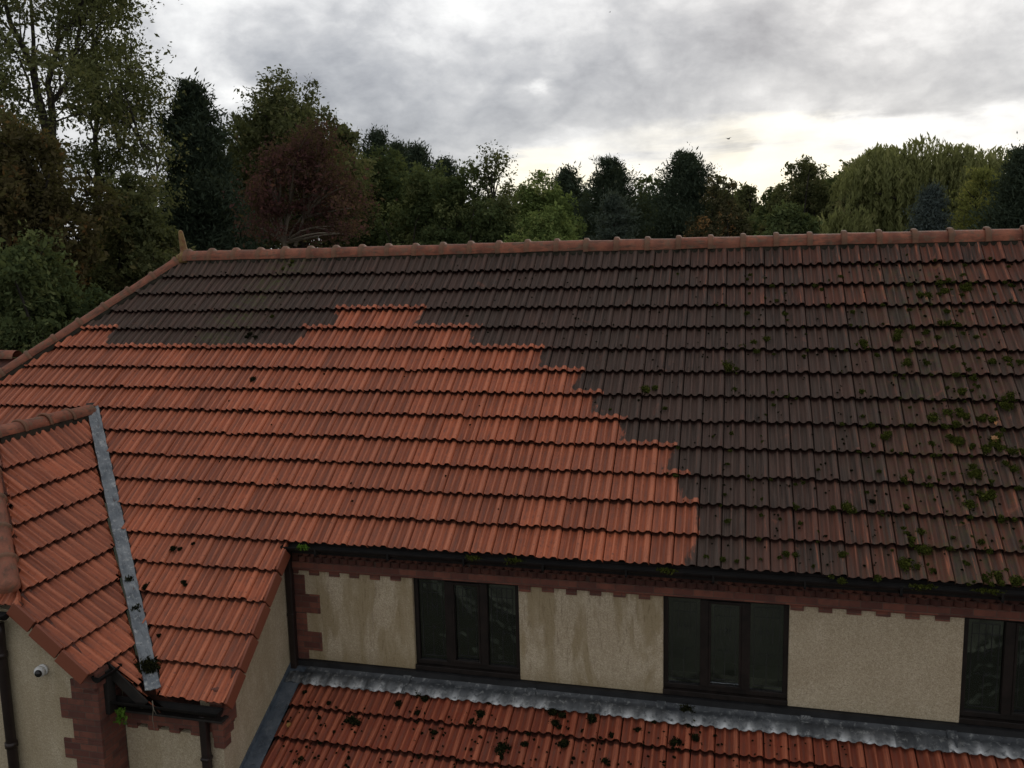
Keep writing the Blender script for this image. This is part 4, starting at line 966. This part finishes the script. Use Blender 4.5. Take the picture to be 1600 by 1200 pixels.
# ------------------------------------------------------------------ moss, as mats of tiny tufts on the tiles
def moss(name, spots, plane, kind, label, parent=None, n_per=1.0, seed=0, stuff=True):
    rg = np.random.default_rng(5000+seed); n_, d_ = plane; nn = np.array(n_, float); e1 = np.array([1, 0, 0.]) if abs(nn[0]) < .5 else np.array([0, 1., 0]); e2 = np.cross(nn, e1); Ps, Ts = [], []
    for (px, py, sz) in spots:
        c_ = hit(px, py, nn, d_); m_ = max(5, int(sz*sz*3.4*n_per)); subs = [(rg.normal(size=2)*sz*.0035, rg.uniform(.4, 1)) for _ in range(max(1, int(sz/5)))]
        for k in range(m_):
            s_, w_ = subs[rg.integers(len(subs))]; q = s_+rg.normal(size=2)*sz*.0021*w_; h = abs(rg.normal())*.008*min(1.6, sz/8)+.008
            Ps.append(c_+e1*q[0]*1.2+e2*q[1]+nn*h); Ts.append(.25+h*14+rg.normal(0, .15))
    P = np.array(Ps); me = leaf_mesh(name, P, np.array(Ts), .0085, .85, rg=rg); o = link(name, me, LM[kind], parent)
    if not parent:
        if stuff: o['kind'] = 'stuff'
        o['label'] = label; o['category'] = 'moss'
    return o
PM = ((0, -SA, CA), .002); PL = ((0, -LSA, LCA), float(np.dot((0, -LSA, LCA), LO))+.004)
big = 13; md = 8; sm_ = 5
green_spots = [(1165,430,md),(1172,457,sm_),(1282,453,sm_),(1312,430,md),(1369,417,sm_),(1468,436,big),(1507,436,md),(1479,453,big),(1515,453,big),(1441,464,big),(1496,464,md),(1589,468,md),(1160,487,md),(1224,492,md),(1163,504,md),
 (1330,487,md),(1479,492,md),(1495,487,md),(1482,506,big),(1500,507,md),(1184,533,big),(1403,526,big),(1395,530,md),(1360,542,big),(1352,540,md),(1433,540,md),(1465,529,md),(1490,540,md),(1521,532,md),(1208,556,sm_),(1257,556,md),(1369,557,md),
 (1423,566,big),(1456,568,md),(1508,567,md),(1542,563,big),(1583,567,big),(1595,570,md),(1496,580,md),(1513,596,md),(1503,613,big),(1343,619,md),(1577,622,big),(1565,624,md),(1590,626,md),(1487,647,big),(1510,647,big),(1544,653,big),(1566,639,big),(1535,648,md),(1473,661,big),
 (1480,663,md),(1312,663,md),(1209,633,sm_),(1344,650,sm_),(1380,684,big),(1487,684,big),(1493,692,big),(1515,692,md),(1562,700,big),(1566,686,big),(1457,691,md),(1534,700,md),(1580,712,big),(1580,730,big),(1560,705,big),(1429,745,big),(1465,752,sm_),(1525,740,big),(1522,733,md),(1545,757,md),
 (1547,775,big),(1550,768,md),(1245,792,md),(1315,792,big),(1308,790,md),(1323,795,md),(1420,795,md),(1515,793,big),(1555,810,md),(1580,812,md),(1431,840,big),(1427,834,md),(1438,850,big),(1445,860,md),(1232,865,md),(1252,866,md),(1317,865,md),(1417,885,big),(1435,890,md),(1537,905,md),(1562,908,big),(1585,910,big),(1548,908,md),
 (1019,612,big),(1025,608,md),(1036,640,md),(956,639,sm_),(1140,678,md),(1103,869,md),(1125,878,md),(1197,648,sm_),(1144,609,md),(1141,573,big),(1135,575,md),(1150,576,md),(455,412,big),(452,418,md),(425,494,md),(1230,500,sm_),(1055,430,4),(1020,417,4)]
rgq = np.random.default_rng(31)
for _ in range(170):
    q_ = rgq.random()
    px, py = (rgq.normal(1500, 60), rgq.uniform(400, 905)) if q_ < .6 else (rgq.normal(1180, 50), rgq.uniform(410, 880)) if q_ < .85 else (rgq.uniform(1250, 1600), rgq.uniform(400, 900))
    if px > 1620: continue
    green_spots.append((px, py, rgq.uniform(2.5, 6.5)))
for _ in range(90):      # moss lying in the laps
    k = rgq.integers(2, 14); x_ = 9.6+rgq.normal()*.9 if rgq.random() < .7 else rgq.uniform(6.8, 11)
    d_ = np.array(pm(x_, sk(k)+.012))-CAMP; z_ = d_@AF; green_spots.append((800+FPX*(d_@AR)/z_, 600-FPX*(d_@AU)/z_, rgq.uniform(3, 8)))
moss('moss', green_spots, PM, 'moss', 'green moss cushions scattered over the blackened tiles at right', seed=1, n_per=1.5)
rgm = np.random.default_rng(77); small = []
for _ in range(1500):
    px, py = rgm.uniform(300, 1600), rgm.uniform(395, 900); c_ = hit(px, py, *PM); k = int(math.ceil((math.hypot(c_[1], c_[2])-S0)/G+1)); 
    if c_[2] > -.2 or c_[2] < -sk(13)*SA+.05 or c_[0] > 14: continue
    cl_ = inside(np.array([c_[0]]), CLEAN.get(k, []))[0] > -.05
    if cl_ and rgm.random() > .06: continue
    if not cl_ and rgm.random() > .55: continue
    small.append((px, py, rgm.uniform(1.0, 2.4)))
small += [(395, 595, 9), (392, 522, 8), (400, 526, 7), (1360, 780, 7), (385, 530, 6), (730, 492, 4), (780, 488, 4)]
moss('moss', small, PM, 'mossdark', 'tiny dark moss dots speckled over the main roof', seed=2, n_per=2.2)
low = [(477,1083,7),(505,1102,7),(549,1126,13),(545,1122,9),(616,1105,9),(662,1091,13),(654,1118,8),(749,1122,12),(762,1097,8),(679,1141,8),(467,1187,10),(500,1120,5),(822,1163,8),(785,1175,12),(877,1123,14),(870,1128,9),(914,1130,12),(886,1140,8),
       (870,1159,14),(1020,1123,8),(1075,1123,14),(1072,1116,11),(1081,1152,11),(1055,1162,13),(942,1187,9),(958,1149,7),(999,1134,7),(822,1150,5),(1052,1158,7),(783,1176,10)]
for _ in range(330):
    px = rgm.uniform(440, 1330); py = 1100+(px-470)*.085+rgm.uniform(-10, 110)
    low.append((px, py, rgm.uniform(1.2, 3.6) if px < 1150 else rgm.uniform(.8, 1.6)))
moss('moss', low, PL, 'mossdark', 'black moss crumbs strewn over the orange lean-to roof', seed=3, n_per=2.0)
def clump(px, py, sz, label, plane=PM, kind='mossdark', seed=9):
    o = moss('moss_clump', [(px, py, sz), (px+1, py+1, sz*.7)], plane, kind, label, seed=seed, n_per=2.2, stuff=False); o['group'] = 'moss clumps lying on the cleaned orange wing slope'; return o
clump(280, 857, 9, 'larger dark moss clump left of the gutter corner', seed=91); clump(227, 912, 8, 'dark moss clump right beside the lead valley', seed=92); clump(288, 911, 8, 'dark moss clump in the middle of the narrow orange slope', seed=93)
clump(248, 994, 5, 'tiny dark moss clump low beside the valley', seed=94); clump(303, 850, 5, 'small dark moss clump next to the larger one', seed=95)
# moss growing out of the valley mouth and the gutters
def tuft(name, label, c_, r_, n_, kind, seed, cat, size=.014, up=.5, group=None):
    rg = np.random.default_rng(6000+seed); P = np.array(c_)+rg.normal(size=(n_, 3))*np.array(r_); me = leaf_mesh(name, P-np.array(c_), rg.uniform(.1, 1, n_), size, .5, np.tile([0, 0, 1.], (n_, 1)), up, rg); o = link(name, me, LM[kind]); o.location = c_
    return tag(o, label, cat, group)
ve = VA+vd*4.55
tuft('moss_clump', 'dark wet moss clump clogging the foot of the lead valley', tuple(ve+vup*.05), (.050, .042, .035), 3600, 'mossdark', 1, 'moss', .016, .2)
ve2 = VA+vd*3.35
tuft('moss_clump', 'round moss blob lying in the lead valley, upper of two', tuple(hit(203, 912, *PM)+np.array([0, 0, .05])), (.022, .022, .02), 260, 'mossdark', 2, 'moss')
tuft('moss_clump', 'round moss blob lying in the lead valley, lower of two', tuple(hit(213, 957, *PM)+np.array([0, 0, .05])), (.022, .022, .02), 260, 'mossdark', 3, 'moss')
for i, (px, z_, s_, lab) in enumerate([(478, 0, .028, 'small weed in the gutter near the corner downpipe'), (742, 0, .03, 'moss tuft in the gutter above the first leaded window'), (805, 0, .035, 'moss tuft in the gutter at the right end of the first leaded window'),
                                        (1043, 0, .035, 'moss tuft in the gutter just below the end of the cleaned tiles'), (1440, 0, .04, 'moss tuft in the gutter above the clean render panel'), (1545, 0, .06, 'long moss mat in the gutter near the right edge')]):
    x_ = hit(px, 880, (0, 1, 0), ye)[0]
    tuft('gutter_moss', lab, (x_, ye-.045, ze-.045), (s_*1.2, .014, .010), 260, 'weed' if i == 0 else 'moss', 10+i, 'moss', .016, group='moss tufts along the upper gutter')
# fern like weed hanging from the lower gutter
wp = hit(192, 1112, (0, 1, 0), -5.52); rgw = np.random.default_rng(5)
root = empty('gutter_weed', tuple(wp), 'bright green weed hanging from the lower left gutter', 'plant'); b = MB(); PP = []; AA = []
for i in range(8):
    a_ = rgw.uniform(-1, 1); e_ = wp+np.array([a_*.07, -.04, rgw.uniform(-.16, .06)]); pts = bough(b, wp, e_, .004, .002, rgw, 4, .25, 5)
    for q in pts[1:]:
        for _ in range(6): PP.append(np.array(q)+rgw.normal(size=3)*.012)
link('leaves', leaf_mesh('leaves', np.array(PP), rgw.uniform(0, 1, len(PP)), .020, .5, rg=rgw), LM['weed'], root); b.build('stem', LM['weed'], root)
# dead stalk below the valley mouth
b = MB(); q = hit(238, 1095, (0, 1, 0), -5.50); b.tube([q, q+np.array([.02, -.02, -.08]), q+np.array([-.01, -.01, -.20]), q+np.array([.0, -.01, -.33])], [.006, .005, .004, .002], 5); b.tube([q+np.array([.02, -.02, -.08]), q+np.array([.05, -.02, -.14])], [.004, .002], 4)
tag(b.build('dead_stalk', M_PALEBARK), 'thin dry stalk dangling below the foot of the lead valley', 'plant')
# fallen leaf on the tiles
def leaf_on(px, py, s_, label, col, plane=PM):
    mt, t, p = material('fallen_leaf'); p.inputs['Roughness'].default_value = .8; o_ = t.coord('Object')
    t.put(p.inputs['Base Color'], t.mix(t.noise(o_, 40, 3), col, (col[0]*.6, col[1]*.5, col[2]*.5))); nn = np.array(plane[0]); c_ = hit(px, py, nn, plane[1])+nn*.024
    e1 = np.array([1, 0, 0.]); e2 = np.cross(nn, e1); b = MB(); ring = [(0, 1), (.35, .75), (.75, .7), (.55, .25), (.95, -.1), (.45, -.3), (.3, -.9), (0, -.6), (-.4, -.85), (-.45, -.3), (-.9, -.15), (-.6, .3), (-.7, .75), (-.3, .7)]
    pts = [e1*a*s_+e2*b_*s_+nn*.3*s_*(abs(a)+.3*b_) for a, b_ in ring]; b.prism(pts, nn*.003); o = b.build('fallen_leaf', mt); o.location = tuple(c_); return tag(o, label, 'leaf', 'fallen leaves on the roofs')
leaf_on(1553, 688, .045, 'curled tan leaf caught in the moss on the right of the main roof', (.42, .22, .09)); leaf_on(1556, 664, .03, 'small orange leaf above the curled tan leaf', (.45, .20, .07))
leaf_on(452, 1135, .035, 'yellow brown leaf at the left end of the lean-to roof', (.35, .20, .05), PL)

# birds
def bird(px, py, D, s_, label, rz):
    v = rdir(px, py); P = CAMP+v*D; b = MB(); b.sphere((0, 0, 0), (.30*s_, .09*s_, .08*s_), 10, 6); b.sphere((.30*s_, 0, .03*s_), (.08*s_, .06*s_, .06*s_), 8, 5); b.obox((-.50*s_, -.05*s_, 0), (.25*s_, 0, 0), (0, .10*s_, 0), (0, 0, .012*s_))
    root = empty('bird', tuple(P), label, 'bird', 'birds in the sky'); root.rotation_euler = (0, 0, rz)
    me = b.mesh('body', True); me.materials.append(M_BIRD); o = bpy.data.objects.new('body', me); COL.objects.link(o); o.parent = root
    for sg in (-1, 1):
        b = MB(); q = [(.12, 0, .03), (.16, sg*.28, .16), (.02, sg*.62, .20), (-.05, sg*.55, .18), (-.08, sg*.25, .13), (-.12, 0, .03)]; b.prism([tuple(np.array(a)*s_) for a in q], (0, 0, .012*s_))
        me = b.mesh('wing'); me.materials.append(M_BIRD); o = bpy.data.objects.new('wing', me); COL.objects.link(o); o.parent = root
bird(1138, 217, 60, .42, 'small dark bird flying above the bright right horizon', .9); bird(999, 257, 95, .30, 'tiny distant bird over the dark pines', -.3); bird(953, 19, 110, .30, 'faint speck of a bird high near the top of the sky', .4)
